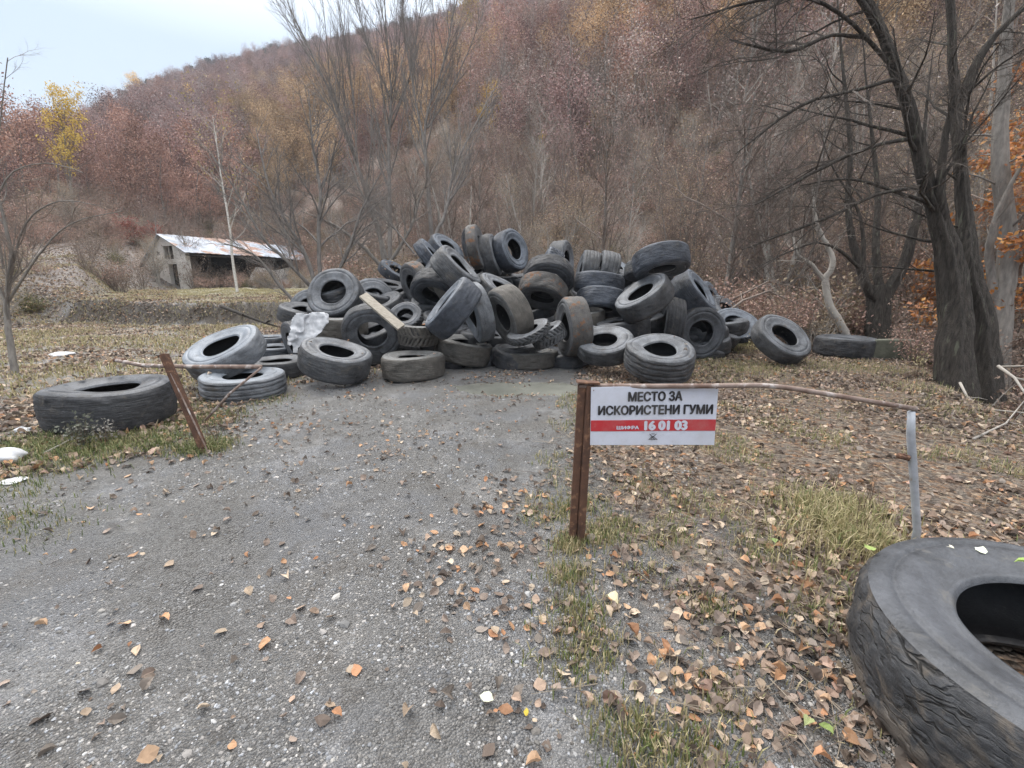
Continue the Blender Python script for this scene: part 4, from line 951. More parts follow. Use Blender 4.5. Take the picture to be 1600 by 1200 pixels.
# --- prototypes for the wood: kinds
def wood_tree(sd, h, leafn, cols, size=.2, twigr=.012, n=(14, 8, 5), lv=3, ang=.75, spread=.35, mat=None, r=.14, up=.06, multi=1, t0=.3):
    t = Tree(sd, 1)
    for k in range(multi):
        a = t.rg.uniform(0, 6.28); d = np.array([math.cos(a)*.18*(multi > 1), math.sin(a)*.18*(multi > 1), 1])
        t.grow(np.array([0, 0, -.3])+d*0, d, h*t.rg.uniform(.8, 1), r, 0, pr(lv=lv, n=n, seg=(7, 5, 4, 2), ang=(ang, .7, .6, .6), ratio=(.42, .5, .5, .5), rmin=twigr, up=(.05, up, .05, .05), t0=t0, end=.15))
    if leafn: t.leaves(leafn, size, cols, spread)
    return t
MAUVE = [(.30, .215, .205), (.25, .175, .172), (.34, .24, .22)]
RUSSET = [(.36, .24, .20), (.31, .205, .175), (.40, .27, .21)]
OCHRE = [(.43, .335, .225), (.37, .295, .205), (.48, .365, .235)]
YEL = [(.66, .48, .11), (.60, .42, .09), (.72, .55, .16)]
GREEN = [(.07, .095, .08), (.085, .11, .09), (.11, .125, .10)]
ORNG = [(.48, .20, .06), (.40, .16, .05), (.52, .27, .09)]
GREYT = [(0.356, 0.312, 0.289), (0.312, 0.275, 0.26)]
# near thicket: four kinds of bare tree, with their parts, copied
thick = []
for k, (hh, mt, cols, ln, tw) in enumerate([(6.2, 3, GREYT+MAUVE, 900, M_TWIG), (7.5, 1, MAUVE+RUSSET, 1800, M_TWIG), (6.0, 4, OCHRE, 3600, M_TWIGP), (7, 2, RUSSET+OCHRE, 3400, M_TWIG), (8, 1, GREYT, 300, M_TWIGP)]):
    t = wood_tree(200+k, hh, int(ln*1.2), cols, .05, .0055, n=(24 if mt < 3 else 15, 10, 7), multi=mt, r=.10, spread=.30, t0=.18, ang=.7)
    thick.append((t.thing('thicket_tree', (0, 0, -50), 'x', bark=M_BARKG if k % 2 else M_TWIGP, twig=tw), hh))
labs = ['bare grey many stemmed tree in the thicket at the foot of the hill', 'single stemmed mauve grey tree in the thicket at the foot of the hill', 'ochre tinged scrubby tree in the thicket at the foot of the hill', 'russet leaved slim tree in the thicket at the foot of the hill', 'tall pale bare tree in the thicket at the foot of the hill']
def place(o, x, y, s=1, first=False):
    c = o if first else copy_tree(o)
    c.location = (x, y, float(H(x, y))-.1); c.rotation_euler = (0, 0, random.uniform(0, 6.28)); c.scale = (s*random.uniform(.9, 1.1),)*2+(s*random.uniform(.9, 1.15),); return c
rt = random.Random(5); used = [0]*5; placed = []
tries = 0
while len(placed) < 130 and tries < 6000:
    tries += 1
    u = rt.uniform(120, 1680); r = rt.uniform(14.5, 56)**1.0; az = math.atan2((u-800)/F, CP+SP*.2); x, y = r*math.sin(az), r*math.cos(az)
    r0 = float(np.interp(az, AZ0, R0)); rmin = {0: r0+24}.get(0) if u < 230 else (r0-3 if u < 520 else max(16.5, r0*.66))
    if r < rmin: continue
    if u < 560 and r < 50 and u > 180: continue
    if min([math.hypot(x-a, y-b) for a, b in placed] or [9]) < (1.5 if r < 30 else 2.2): continue
    placed.append((x, y)); k = rt.choice([0, 2, 2, 3, 4, 1, 1, 3] if u > 700 else [0, 1, 2, 4, 0, 1])
    c = place(thick[k][0], x, y, rt.uniform(.7, 1.15), used[k] == 0); used[k] += 1
    c['label'] = labs[k]; c['group'] = 'thicket trees at the foot of the hill'
print('thicket', len(placed), used)

# instanced wood on the hillside: geometry nodes, one object
def single(t, name, twig):
    """trunk and crown of a far tree in one mesh (too small to show parts)"""
    m = MB()
    for q, dm in ((t.T, 0), (t.C, 0)):
        off = m.n
        for v in q.v: m.v.append(v)
        m.f += [[i+off for i in f] for f in q.f]; m.m += [(0 if (q is t.T) else (1 if mm == 0 else 2)) for mm in q.m]; m.c += q.c; m.n += q.n
    return m.build(name, [M_BARKG, twig, M_FARLEAF], None, False, True)
def farleaf():
    m, n, b = NM('far foliage'); a = nd(n, 'ShaderNodeAttribute', attribute_name='col'); oi = nd(n, 'ShaderNodeObjectInfo')
    # each tree keeps its own tone; neighbouring trees share a drift of colour
    f = noise(n, oi.outputs['Location'], .012, 4, .6)
    t = ramp(n, f, [(.32, (.86, .88, .98)), (.5, (1, .97, .96)), (.68, (1.16, 1.04, .95))])
    k = nd(n, 'ShaderNodeMapRange'); lk(n, oi.outputs['Random'], k.inputs[0]); k.inputs[3].default_value = .55; k.inputs[4].default_value = 1.45
    x = nd(n, 'ShaderNodeMix', data_type='RGBA', blend_type='MULTIPLY'); x.inputs[0].default_value = 1; lk(n, a.outputs['Color'], x.inputs[6]); lk(n, t, x.inputs[7])
    v = nd(n, 'ShaderNodeVectorMath', operation='SCALE'); lk(n, x.outputs[2], v.inputs[0]); lk(n, k.outputs[0], v.inputs['Scale'])
    lk(n, v.outputs[0], b.inputs['Base Color']); b.inputs['Roughness'].default_value = .9; b.inputs['Specular IOR Level'].default_value = .1
    return m
M_FARLEAF = farleaf()
M_TWIGM = simple('twigs mauve', (.25, .19, .178), (.38, .30, .28), 2, .95, 0)
kinds = []
def far_kind(sd, h, cols, leafn, twig, size=.16, lab=None, **k):
    t = wood_tree(sd, h, int(leafn*2.8), cols, size, .022, n=(11, 6, 4), r=.15, spread=.5, **{'t0': .14, **k}); return t
FK = [('mauve bare beech', far_kind(301, 11, MAUVE, 900, M_TWIGM), M_TWIGM), ('mauve grey', far_kind(302, 10, MAUVE+GREYT, 700, M_TWIGM, t0=.2), M_TWIGM), ('russet', far_kind(303, 10, RUSSET, 1100, M_TWIGM), M_TWIGM), ('ochre', far_kind(304, 9, OCHRE, 1000, M_TWIG), M_TWIG), ('bare pale', far_kind(305, 11, GREYT, 350, M_TWIGP), M_TWIGP), ('green', far_kind(306, 9, GREEN, 1400, M_TWIG, size=.42), M_TWIG), ('yellow', far_kind(307, 10, YEL, 2600, M_TWIG, t0=.15), M_TWIG)]
FO = []
for k, (nm, t, tw) in enumerate(FK): FO.append(single(t, 'hillside_tree', tw))
flab = ['mauve leafless tree standing on the lower hillside', 'mauve grey tree standing on the lower hillside', 'russet leaved tree standing on the lower hillside', 'ochre leaved tree standing on the lower hillside', 'pale bare tree standing on the lower hillside', 'dark green pine on the left skyline of the hill', '']
def ridge_pt(u, frac):
    az = math.atan2((u-800)/F, CP+SP*.5); r = float(np.interp(az, AZ0, R1))*frac; return r*math.sin(az), r*math.cos(az)
def at_hill(u, v, dz=0):            # where the line of sight to the pixel meets the slope
    d = ray(u, v).normalized(); t = 20.0
    while t < 900:
        p = CAM+d*t
        if p.z-dz < float(H(p.x, p.y)): return p.x, p.y
        t *= 1.01
    return p.x, p.y
hl = [(0, 905, 300), (1, 1010, 260), (2, 985, 150), (3, 1005, 225), (4, 1150, 250), (5, 325, 120)]
for k, u, v in hl:
    x, y = at_hill(u, v); o = FO[k]; o.location = (x, y, float(H(x, y))); tag(o, flab[k], 'tree', 'trees of the hillside')
# yellow trees one can point at
yl = [(738, 92, 3.4, 'big yellow tree high on the slope just under the skyline'), (220, 163, 1.1, 'small yellow tree below the left skyline'), (336, 158, .9, 'tiny pale yellow tree right of the small yellow one on the far slope'), (376, 168, 1.0, 'lone yellow tree on the far slope above the barn'), (533, 110, .9, 'tiny yellow tree on the far slope seen through the willow twigs'), (665, 68, 1.0, 'orange yellow tree just left of the big yellow one on the slope'), (72, 235, 1.3, 'yellow tree just left of the tall yellow poplar'), (128, 262, 1.5, 'yellow tree just right of the foot of the tall poplar'), (845, 240, 1.0, 'yellowish tree in the middle of the hillside above the summit tyres'), (925, 215, 1.3, 'golden tree in the middle of the hillside, right of the summit')]
for k, (u, v, s_, lb) in enumerate(yl):
    x, y = at_hill(u, v); d = math.hypot(x, y); o = FO[6] if k == 0 else FO[6].copy()
    if k: COL.objects.link(o)
    want = s_*26*d/F/10; o.location = (x, y, float(H(x, y))); o.rotation_euler.z = k*1.3; o.scale = (want,)*3
    tag(o, lb, 'tree', 'yellow trees on the hillside')
# the tall yellow poplar at the left
t = wood_tree(310, 13, 3600, YEL, .17, .02, n=(16, 7, 5), r=.2, spread=.22, ang=.6, up=.1, t0=.3)
x, y = at_hill(105, 290); _q = 62/math.hypot(x, y); x, y = x*_q, y*_q
pop = t.thing('poplar_tree', (x, y, float(H(x, y))-.3), 'tall yellow leaved poplar against the sky at the left', bark=M_BARKG, twig=M_TWIG)
dd = math.hypot(x, y); topz = CAMZ+dd*(P(92, 165, 1)-CAM).z/math.hypot((P(92, 165, 1)-CAM).x, (P(92, 165, 1)-CAM).y)
k = (topz-pop.location.z)/13; pop.scale = (k*.9, k*.9, k)
print('poplar', dd, k)
# points of the wood
N0 = 19000; rgp = np.random.default_rng(77)
AZm, AZM = math.radians(-62), math.radians(62)
az = rgp.uniform(AZm, AZM, N0); r1 = np.interp(az, AZ0, R1); r0 = np.interp(az, AZ0, R0)
r = np.sqrt(rgp.uniform(0, 1, N0))*(r1*1.12); x = r*np.sin(az); y = r*np.cos(az)
u_ = 800+F*x/(y*CP+.0001)
rmin = np.where(u_ < 150, r0+46, np.where(u_ < 230, r0+30, np.maximum(r0+2, 46))); keep = (r > rmin)
# not in front of the barn
bx, by = bo.x, bo.y; keep &= ~((np.hypot(x-bx-6, y-by-13) < 22))
x, y, r, az, r1 = x[keep], y[keep], r[keep], az[keep], r1[keep]
cl = fbm(x/45, y/45, 3, 21); c2 = fbm(x/22, y/22, 3, 33); rn = rgp.uniform(0, 1, len(x))
kind = np.where(rn < .45, 0, 1); kind = np.where((c2 > .52) & (rn > .2), 2, kind)
low = r < r1*.55
kind = np.where((cl > .50) & low & (rn > .25) & (az > -.5), 3, kind); kind = np.where((cl < .42) & low & (rn > .4), 4, kind)
kind = np.where((r > r1*.93) & (rn > .15), 5, kind); kind = np.where((rn > .9965), 6, kind); kind = np.where((rn > .965) & (rn < .975) & (az < -.2), 5, kind)
leftdark = (az < azu(260)) & (r > r1*.8) & (rn > .45); kind = np.where(leftdark, 5, kind)
scl = rgp.uniform(.65, 1.3, len(x))*np.where(rgp.uniform(0, 1, len(x)) < .12, 1.3, 1)*np.where(r < 90, .85, 1.0)*np.where(kind == 5, .9, 1)
pz = H(x, y)-.3
fo = mesh_obj('forest', np.stack([x, y, pz], -1), [], M_FARLEAF)
for nm, arr in (('kd', kind), ('scl', scl), ('rot', rgp.uniform(0, 6.28, len(x)))): set_f(fo.data, nm, arr)
def scatter(ob, objs):
    ng = bpy.data.node_groups.new('scatter', 'GeometryNodeTree'); ng.interface.new_socket('Geometry', in_out='INPUT', socket_type='NodeSocketGeometry'); ng.interface.new_socket('Geometry', in_out='OUTPUT', socket_type='NodeSocketGeometry')
    gi = ng.nodes.new('NodeGroupInput'); go = ng.nodes.new('NodeGroupOutput'); jn = ng.nodes.new('GeometryNodeJoinGeometry')
    def na(nm):
        a = ng.nodes.new('GeometryNodeInputNamedAttribute'); a.data_type = 'FLOAT'; a.inputs[0].default_value = nm; return a.outputs[0]
    kd, sc, ro = na('kd'), na('scl'), na('rot'); cmb = ng.nodes.new('ShaderNodeCombineXYZ'); ng.links.new(ro, cmb.inputs[2])
    for k, o in enumerate(objs):
        cp = ng.nodes.new('FunctionNodeCompare'); cp.data_type = 'FLOAT'; cp.operation = 'EQUAL'; ng.links.new(kd, cp.inputs[0]); cp.inputs[1].default_value = k
        cp.inputs['Epsilon'].default_value = .1
        oi = ng.nodes.new('GeometryNodeObjectInfo'); oi.inputs[0].default_value = o; oi.inputs['As Instance'].default_value = True; oi.transform_space = 'ORIGINAL'
        ip = ng.nodes.new('GeometryNodeInstanceOnPoints'); ng.links.new(gi.outputs[0], ip.inputs['Points']); ng.links.new(cp.outputs[0], ip.inputs['Selection']); ng.links.new(oi.outputs['Geometry'], ip.inputs['Instance'])
        ng.links.new(cmb.outputs[0], ip.inputs['Rotation']); ng.links.new(sc, ip.inputs['Scale']); ng.links.new(ip.outputs[0], jn.inputs[0])
    ng.links.new(jn.outputs[0], go.inputs[0]); md = ob.modifiers.new('scatter', 'NODES'); md.node_group = ng
scatter(fo, FO); tag(fo, 'autumn wood of bare mauve and russet trees covering the whole hillside', 'forest', kind='stuff')
print('forest', len(x))

# ------------------------------------------------------------------ brush on the valley floor
def shrub(sd, h, cols, ln, twig, multi=9, size=.07):
    t = Tree(sd, 0); 
    for k in range(multi):
        a = t.rg.uniform(0, 6.28); q = t.rg.uniform(.25, .9); d = np.array([math.cos(a)*q, math.sin(a)*q, 1])
        t.grow(np.array([math.cos(a)*.1, math.sin(a)*.1, -.1]), d, h*t.rg.uniform(.6, 1), .022, 1, pr(lv=3, n=(8, 8, 6), seg=(5, 5, 4, 2), ratio=(.45, .45, .45, .4), rmin=.0055, t0=.15))
    if ln: t.leaves(ln, size, cols, .12)
    return t
SH = [('twiggy grey shrub', shrub(401, 2.4, [(.20, .15, .12), (.26, .19, .15)], 500, M_TWIG), M_TWIG, (11.5, 15.5)), ('pale dry shrub', shrub(402, 2.0, [(.30, .24, .16), (.25, .19, .13)], 700, M_TWIGP), M_TWIGP, (-1.2, 16)), ('russet shrub', shrub(403, 1.8, RUSSET, 1100, M_TWIG), M_TWIG, (5, 15.5)), ('green bramble', shrub(404, .9, [(.10, .12, .045), (.15, .15, .06), (.22, .19, .08)], 1500, M_TWIG, 14, .05), M_TWIG, (9.6, 10.8))]
SO = []
for nm, t, tw, (x, y) in SH:
    m = MB(); m.v, m.f, m.m, m.c, m.n = t.C.v, t.C.f, t.C.m, t.C.c, t.C.n
    o = m.build('shrub', [tw, M_LEAF], None, False, True); o.location = (x, y, float(H(x, y))); SO.append(o)
for o, lb in zip(SO, ('twiggy grey shrub behind the right end of the heap under the hillside thicket', 'pale dry shrub just behind the summit of the heap', 'russet shrub behind the right summit of the heap', 'low green bramble between the heap and the twin trunked tree')): tag(o, lb, 'shrub', 'shrubs round the clearing')
rgs = np.random.default_rng(12); n = 5600
az = rgs.uniform(math.radians(-56), math.radians(60), n); r0 = np.interp(az, AZ0, R0); r = rgs.uniform(11.5, 72, n); far_ = rgs.uniform(0, 1, n) < .42; r = np.where(far_, rgs.uniform(60, 150, n), r)
x, y = r*np.sin(az), r*np.cos(az); es = edge_s(x, y)
lo = np.where(az < azu(225), np.where(rgs.uniform(0, 1, n) < .22, r0-2, r0+22), np.where(az < azu(540), 47, np.where(az < azu(1080), 13.8, np.where(az < azu(1430), 12.8, 11.2))))
keep = (r > lo)&~((np.hypot(x-bo.x-6, y-bo.y-13) < 18)&(az > azu(200))&(az < azu(300)))
# a thin fringe by the barn's open side and along the gully
x, y, r = x[keep], y[keep], r[keep]
xe = rgs.uniform(6.5, 16, 260); ye = rgs.uniform(3.5, 13, 260); k2 = (edge_s(xe, ye) > 1.0)&~((xe < 9.6)&(ye > 7.5)); xe, ye = xe[k2], ye[k2]
xb = bo.x+rgs.uniform(3.5, 20, 60); yb = bo.y+rgs.uniform(-4, 22, 60); kb = ((xb-bo.x)*-Wd.x+(yb-bo.y)*-Wd.y > .6)&((xb-bo.x)*-Wd.x+(yb-bo.y)*-Wd.y < 3)
xd = rgs.uniform(-7.5, -4.2, 40); yd = 15.5+rgs.uniform(-.8, .8, 40)-.15*xd-1
x = np.concatenate([x, xe, xb[kb], xd]); y = np.concatenate([y, ye, yb[kb], yd]); nn = len(x)
kd = rgs.choice([0, 0, 1, 1, 2, 2, 2, 3], nn).astype(float); sc = rgs.uniform(.5, 1.25, nn); sc = sc*np.where(np.hypot(x, y) > 60, 1.5, 1); sc[np.hypot(x, y) < 14] *= .75
sc[-len(xd):] *= .4
u_o = mesh_obj('undergrowth', np.stack([x, y, H(x, y)-.05], -1), [], M_TWIG)
for nm, arr in (('kd', kd), ('scl', sc), ('rot', rgs.uniform(0, 6.28, nn))): set_f(u_o.data, nm, arr)
scatter(u_o, SO); tag(u_o, 'tangled undergrowth of dry brush at the foot of the hillside', 'undergrowth', kind='stuff')
# red shrub left of the barn
t = shrub(410, 3.2, [(.30, .10, .08), (.25, .085, .07), (.33, .14, .10)], 3200, M_TWIG, 12, .14)
x, y = at_hill(213, 372); x *= .93; y *= .93
m = MB(); m.v, m.f, m.m, m.c, m.n = t.C.v, t.C.f, t.C.m, t.C.c, t.C.n
o = m.build('shrub', [M_TWIG, M_LEAF], None, False, True); d = math.hypot(x, y); o.location = (x, y, float(H(x, y))); o.scale = (40*d/F/3.6,)*3
tag(o, 'dark red leaved bush on the bank left of the barn', 'shrub')
# orange beeches at the right
for k, (u, v, d, hh, s_, lb) in enumerate([(1590, 560, 11.5, 6.5, 5200, 'orange leaved young beech at the right edge behind the grey trunk'), (1452, 545, 12.5, 2.9, 1400, 'low orange leaved beech sapling seen between the two dark trees'), (1640, 520, 9.5, 6.2, 5200, 'orange beech branches reaching in from the right picture edge'), (1540, 560, 13.5, 4.2, 3200, 'orange brown beech sapling behind the twin trunked tree')]):
    p = P(u, v, d); z = float(H(p.x, p.y)); t = Tree(420+k, 1)
    t.grow(np.array([0, 0, -.2]), np.array([.0, 0, 1]), hh, .045, 0, pr(lv=3, n=(22, 7, 4), ang=(1.35, .6, .5, .5), up=(.02, -.02, 0, 0), ratio=(.42, .45, .4, .4), t0=.15))
    t.leaves(s_, .10, ORNG+[(.36, .17, .09)], .10)
    t.thing('beech_sapling', (p.x, p.y, z), lb, bark=M_BARKG, twig=M_TWIG)
# slender tree trunks close behind the heap on the right
for k, (u, v, d, hh) in enumerate([(1440, 520, 14, 9), (1478, 520, 16, 10), (1240, 470, 15, 8), (1130, 440, 15.5, 9), (1185, 450, 17, 9), (1400, 500, 15, 9)]):
    p = P(u, v, d); t = wood_tree(440+k, hh, 60, GREYT, .08, .006, n=(18, 8, 6), r=.07+.015*(k % 3), spread=.2, t0=.3)
    t.thing('slender_tree', (p.x, p.y, float(H(p.x, p.y))), ['grey trunk glimpsed left of the twin trunked tree', 'pale straight stem close behind the twin trunked tree', 'slim bare tree left of the crooked lichen sapling', 'slim bare tree rising behind the right shoulder of the heap', 'slim tree behind the far small tyre at the right of the heap', 'slim grey stem just right of the multi stemmed tree'][k], bark=M_TWIGP if k in (1, 3) else M_BARKG, twig=M_TWIG)

# fallen branches
def stick(name, pts, r, lab, mat=M_TWIGP, side=0):
    m = MB(); pts = [Vector(p) for p in pts]; o0 = pts[0]; q = [p-o0 for p in pts]
    m.tube(q, np.linspace(r, r*.35, len(q)), 7, cap=True)
    for k in range(side):
        i = 1+k % max(1, len(q)-2); d = (q[i+1]-q[i]).normalized(); e = (d+Vector((random.uniform(-.8, .8), random.uniform(-.8, .8), random.uniform(.1, .7)))).normalized()
        L = random.uniform(.2, .5); m.tube([q[i], q[i]+e*L*.5+Vector((0, 0, .02)), q[i]+e*L], [r*.45, r*.3, r*.12], 5)
    o = m.build(name, mat, None, True); o.location = o0; return tag(o, lab, 'branch', 'fallen branches')
stick('fallen_branch', [P(1560, 572, 6.2), P(1585, 590, 5.9), P(1600, 612, 5.7), P(1625, 650, 5.5)], .022, 'pale dead branch slanting down at the right edge, beside the twin trunked tree', side=3)
stick('fallen_branch', [P(1565, 573, 6.2), P(1600, 572, 5.9), P(1660, 580, 5.6)], .016, 'short pale branch level with the fork of the slanting one at the right edge')
stick('fallen_branch', [P(1500, 598, 6.6), P(1512, 622, 6.4), P(1545, 640, 6.2), P(1600, 645, 5.9), P(1640, 640, 5.7)], .018, 'curved pale branch lying against the foot of the twin trunked tree', side=2)
stick('fallen_branch', [gz(1520, 690)+Vector((0, 0, .03)), gz(1570, 668)+Vector((0, 0, .05)), gz(1610, 645)+Vector((0, 0, .12))], .013, 'thin straight branch on the leaves below the twin trunked tree')
stick('fallen_branch', [P(1120, 500, 10.5), P(1160, 470, 11), P(1200, 455, 11.2), P(1260, 480, 11.4), P(1300, 500, 11.5)], .035, 'arched dead bough behind the pale lug tyre at the right of the heap', M_TWIG, 5)
stick('fallen_branch', [P(1140, 470, 12), P(1200, 440, 12.2), P(1250, 450, 12.4), P(1330, 500, 12.5)], .03, 'upper arched dead bough behind the right end of the heap', M_TWIG, 5)
stick('fallen_branch', [P(345, 478, 16.4), P(380, 492, 16), P(415, 505, 15.6), P(440, 512, 15.4)], .07, 'charred log lying on the bank below the barn', M_DARKW, 4)
stick('fallen_branch', [gz(70, 715)+Vector((0, 0, .04)), gz(110, 695)+Vector((0, 0, .05)), gz(150, 688)+Vector((0, 0, .03))], .010, 'dry stalk lying in front of the huge left tyre')

# ------------------------------------------------------------------ leaf litter, pebbles, grass
rgl = np.random.default_rng(99)
def leaf_mesh(x, y, size, near, cols, lift=0, tiltk=.35):
    n = len(x)
    if near:
        tt = np.array([0, .22, .5, .78, 1.0]); wd = np.array([.22, .34, .24])
        T = [(t-.5, 0, 0) for t in tt]+[(tt[i+1]-.5, wd[i], 1) for i in range(3)]+[(tt[i+1]-.5, -wd[i], 1) for i in range(3)]
        Fq = [(0, 1, 5), (1, 2, 6, 5), (2, 3, 7, 6), (3, 4, 7), (0, 8, 1), (1, 8, 9, 2), (2, 9, 10, 3), (3, 10, 4)]
    else:
        T = [(-.5, 0, 0), (0, .28, 1), (.5, 0, 0), (0, -.28, 1)]; Fq = [(0, 2, 1), (0, 3, 2)]
    T = np.array(T, float); k = len(T)
    fold = rgl.uniform(-.05, .22, n)[:, None]; curl = rgl.uniform(-.5, .9, n)[:, None]
    px = np.repeat(T[None, :, 0], n, 0); py = T[None, :, 1]*rgl.uniform(.75, 1.3, n)[:, None]; jag = rgl.normal(0, .03, (n, k)); py = py*(1+3*jag)
    pz = fold*T[None, :, 2]+curl*(px**2)*.8+rgl.normal(0, .03, (n, k))+.15*rgl.normal(0, 1, n)[:, None]*px*py*4
    pz = pz+np.where(rgl.uniform(0, 1, n) < .3, 1, 0)[:, None]*(.6*np.abs(py)-.9*px*px)
    # bend the midrib sideways a little
    py = py+rgl.uniform(-.25, .25, n)[:, None]*px**2*1.5
    q = np.stack([px, py, pz], -1)*size[:, None, None]
    a = rgl.uniform(0, 6.28, n); tx = rgl.normal(0, tiltk, n); ty = rgl.normal(0, tiltk, n)
    c, s = np.cos(tx), np.sin(tx); q = np.stack([q[..., 0], q[..., 1]*c[:, None]-q[..., 2]*s[:, None], q[..., 1]*s[:, None]+q[..., 2]*c[:, None]], -1)
    c, s = np.cos(ty), np.sin(ty); q = np.stack([q[..., 0]*c[:, None]+q[..., 2]*s[:, None], q[..., 1], -q[..., 0]*s[:, None]+q[..., 2]*c[:, None]], -1)
    c, s = np.cos(a), np.sin(a); q = np.stack([q[..., 0]*c[:, None]-q[..., 1]*s[:, None], q[..., 0]*s[:, None]+q[..., 1]*c[:, None], q[..., 2]], -1)
    zmin = q[..., 2].min(1); zb = H(x, y)-zmin*.75+rgl.uniform(0, .012, n)+lift
    q = q+np.stack([x, y, zb], -1)[:, None, :]
    V = q.reshape(-1, 3); col = np.array(cols)[rgl.integers(0, len(cols), n)]*rgl.uniform(.7, 1.35, (n, 1))
    base = (np.arange(n)*k)
    tri = []
    for f in Fq:
        f = list(f); tri.append(f[:3]); 
        if len(f) == 4: tri.append([f[0], f[2], f[3]])
    tri = np.array(tri); Fa = (base[:, None, None]+tri[None]).reshape(-1, 3)
    return V, Fa, np.repeat(col, k, 0)
def sample(n, rmin, rmax, u0, u1):
    az0, az1 = math.atan((u0-800)/F/CP), math.atan((u1-800)/F/CP)
    az = rgl.uniform(az0, az1, n); r = np.sqrt(rgl.uniform(rmin**2, rmax**2, n)); return r*np.sin(az), r*np.cos(az)
tc_ = [(o.matrix_basis.translation, ) for o in TYRES]
def free_of_tyres(x, y):
    k = np.ones(len(x), bool)
    for (c, rr) in [((2.05, 1.24), .70)]: k &= np.hypot(x-c[0], y-c[1]) > rr
    return k
PALE = [(.47, .385, .295), (.42, .335, .25), (.37, .285, .21), (.34, .25, .19)]
WARM = [(.44, .26, .15), (.38, .20, .11), (.46, .31, .20)]
DARKL = [(.11, .085, .07), (.16, .125, .10), (.22, .17, .14), (.27, .215, .18), (.21, .18, .155)]
MIX = PALE*2+WARM+DARKL*3+[(.38, .27, .215), (.36, .24, .19)]
FAR = PALE+DARKL*3+WARM[:1]+[(.34, .245, .19)]*3
chunks = []; DRY_ = [(.40, .33, .20), (.36, .29, .17)]
def add_leaves(n, rmin, rmax, u0, u1, dens, near, cols, smin, smax):
    x, y = sample(n, rmin, rmax, u0, u1); leaf, grass, hill, far, td = masks(x, y)
    k = (rgl.uniform(0, 1, n) < dens(x, y, leaf, td))&free_of_tyres(x, y); x, y = x[k], y[k]
    chunks.append(leaf_mesh(x, y, rgl.uniform(smin, smax, len(x)), near, cols))
edge_n = lambda x, y: fbm(x*1.6, y*1.6, 3, 31)
def dR(x, y, leaf, td): return np.clip(leaf*1.25, 0, 1)*sst(.36, .66, edge_n(x, y))*.72+.08*(leaf > .2)
add_leaves(7000, 1.0, 3.2, 600, 2100, dR, True, MIX, .022, .075)
add_leaves(19000, 3.2, 6.5, 700, 1750, dR, True, MIX, .025, .075)
add_leaves(52000, 6.5, 15, 780, 1700, dR, False, FAR, .04, .09)
def dT(x, y, leaf, td): return np.where(td > 0, .10+.75*sst(.55, .75, fbm(x*.9, y*.9, 3, 44)), .5)*1.0
add_leaves(3400, 1.0, 3.0, -900, 1500, dT, True, PALE+WARM+DARKL*2, .02, .07)
add_leaves(10500, 3.0, 8, -200, 1100, dT, True, PALE+WARM+DARKL*3, .02, .065)
def dL(x, y, leaf, td): return (td < 0)*(.25+.75*sst(.35, .6, fbm(x*.7, y*.7, 3, 55)))
add_leaves(9000, 2.5, 8, -300, 520, dL, True, MIX, .05, .10)
add_leaves(60000, 8, 30, -100, 620, dL, False, FAR+PALE*2, .06, .11)
xl, yl_ = sample(42000, 24, 70, -250, 300); chunks.append(leaf_mesh(xl, yl_, rgl.uniform(.07, .15, len(xl)), False, FAR+DRY_, tiltk=.4))
def join(chs):
    o = 0; V, Fc, C = [], [], []
    for v, f, c in chs: V.append(v); Fc.append(f+o); C.append(c); o += len(v)
    return np.concatenate(V), np.concatenate(Fc), np.concatenate(C)
# a few leaves caught on the tyres that lie flat
for o in TYRES[:2]+TYRES[3:]:
    nz = (o.rotation_quaternion @ Vector((0, 0, 1))).z
    if nz < .93 or 'buried' in o['label']: continue
    D_ = o.children[0].dimensions.x; Rr_ = D_/2; hh_ = o.children[0].dimensions.z/2; k_ = random.randint(1, 5)
    for _ in range(k_):
        a = random.uniform(0, 6.28); q = o.matrix_basis @ Vector((Rr_*.75*math.cos(a), Rr_*.75*math.sin(a), hh_*1.05)); v_, f_, c_ = leaf_mesh(np.array([q.x]), np.array([q.y]), np.array([random.uniform(.04, .08)]), True, MIX, tiltk=.1)
        v_[:, 2] += q.z+.012-v_[:, 2].min(); chunks.append((v_, f_, c_))
V, Fc, C = join(chunks); o = mesh_obj('leaf_litter', V, Fc, M_LEAF); set_col(o.data, C)
tag(o, 'fallen brown, tan and orange leaves scattered over the ground', 'leaf litter', kind='stuff'); print('litter faces', len(Fc))
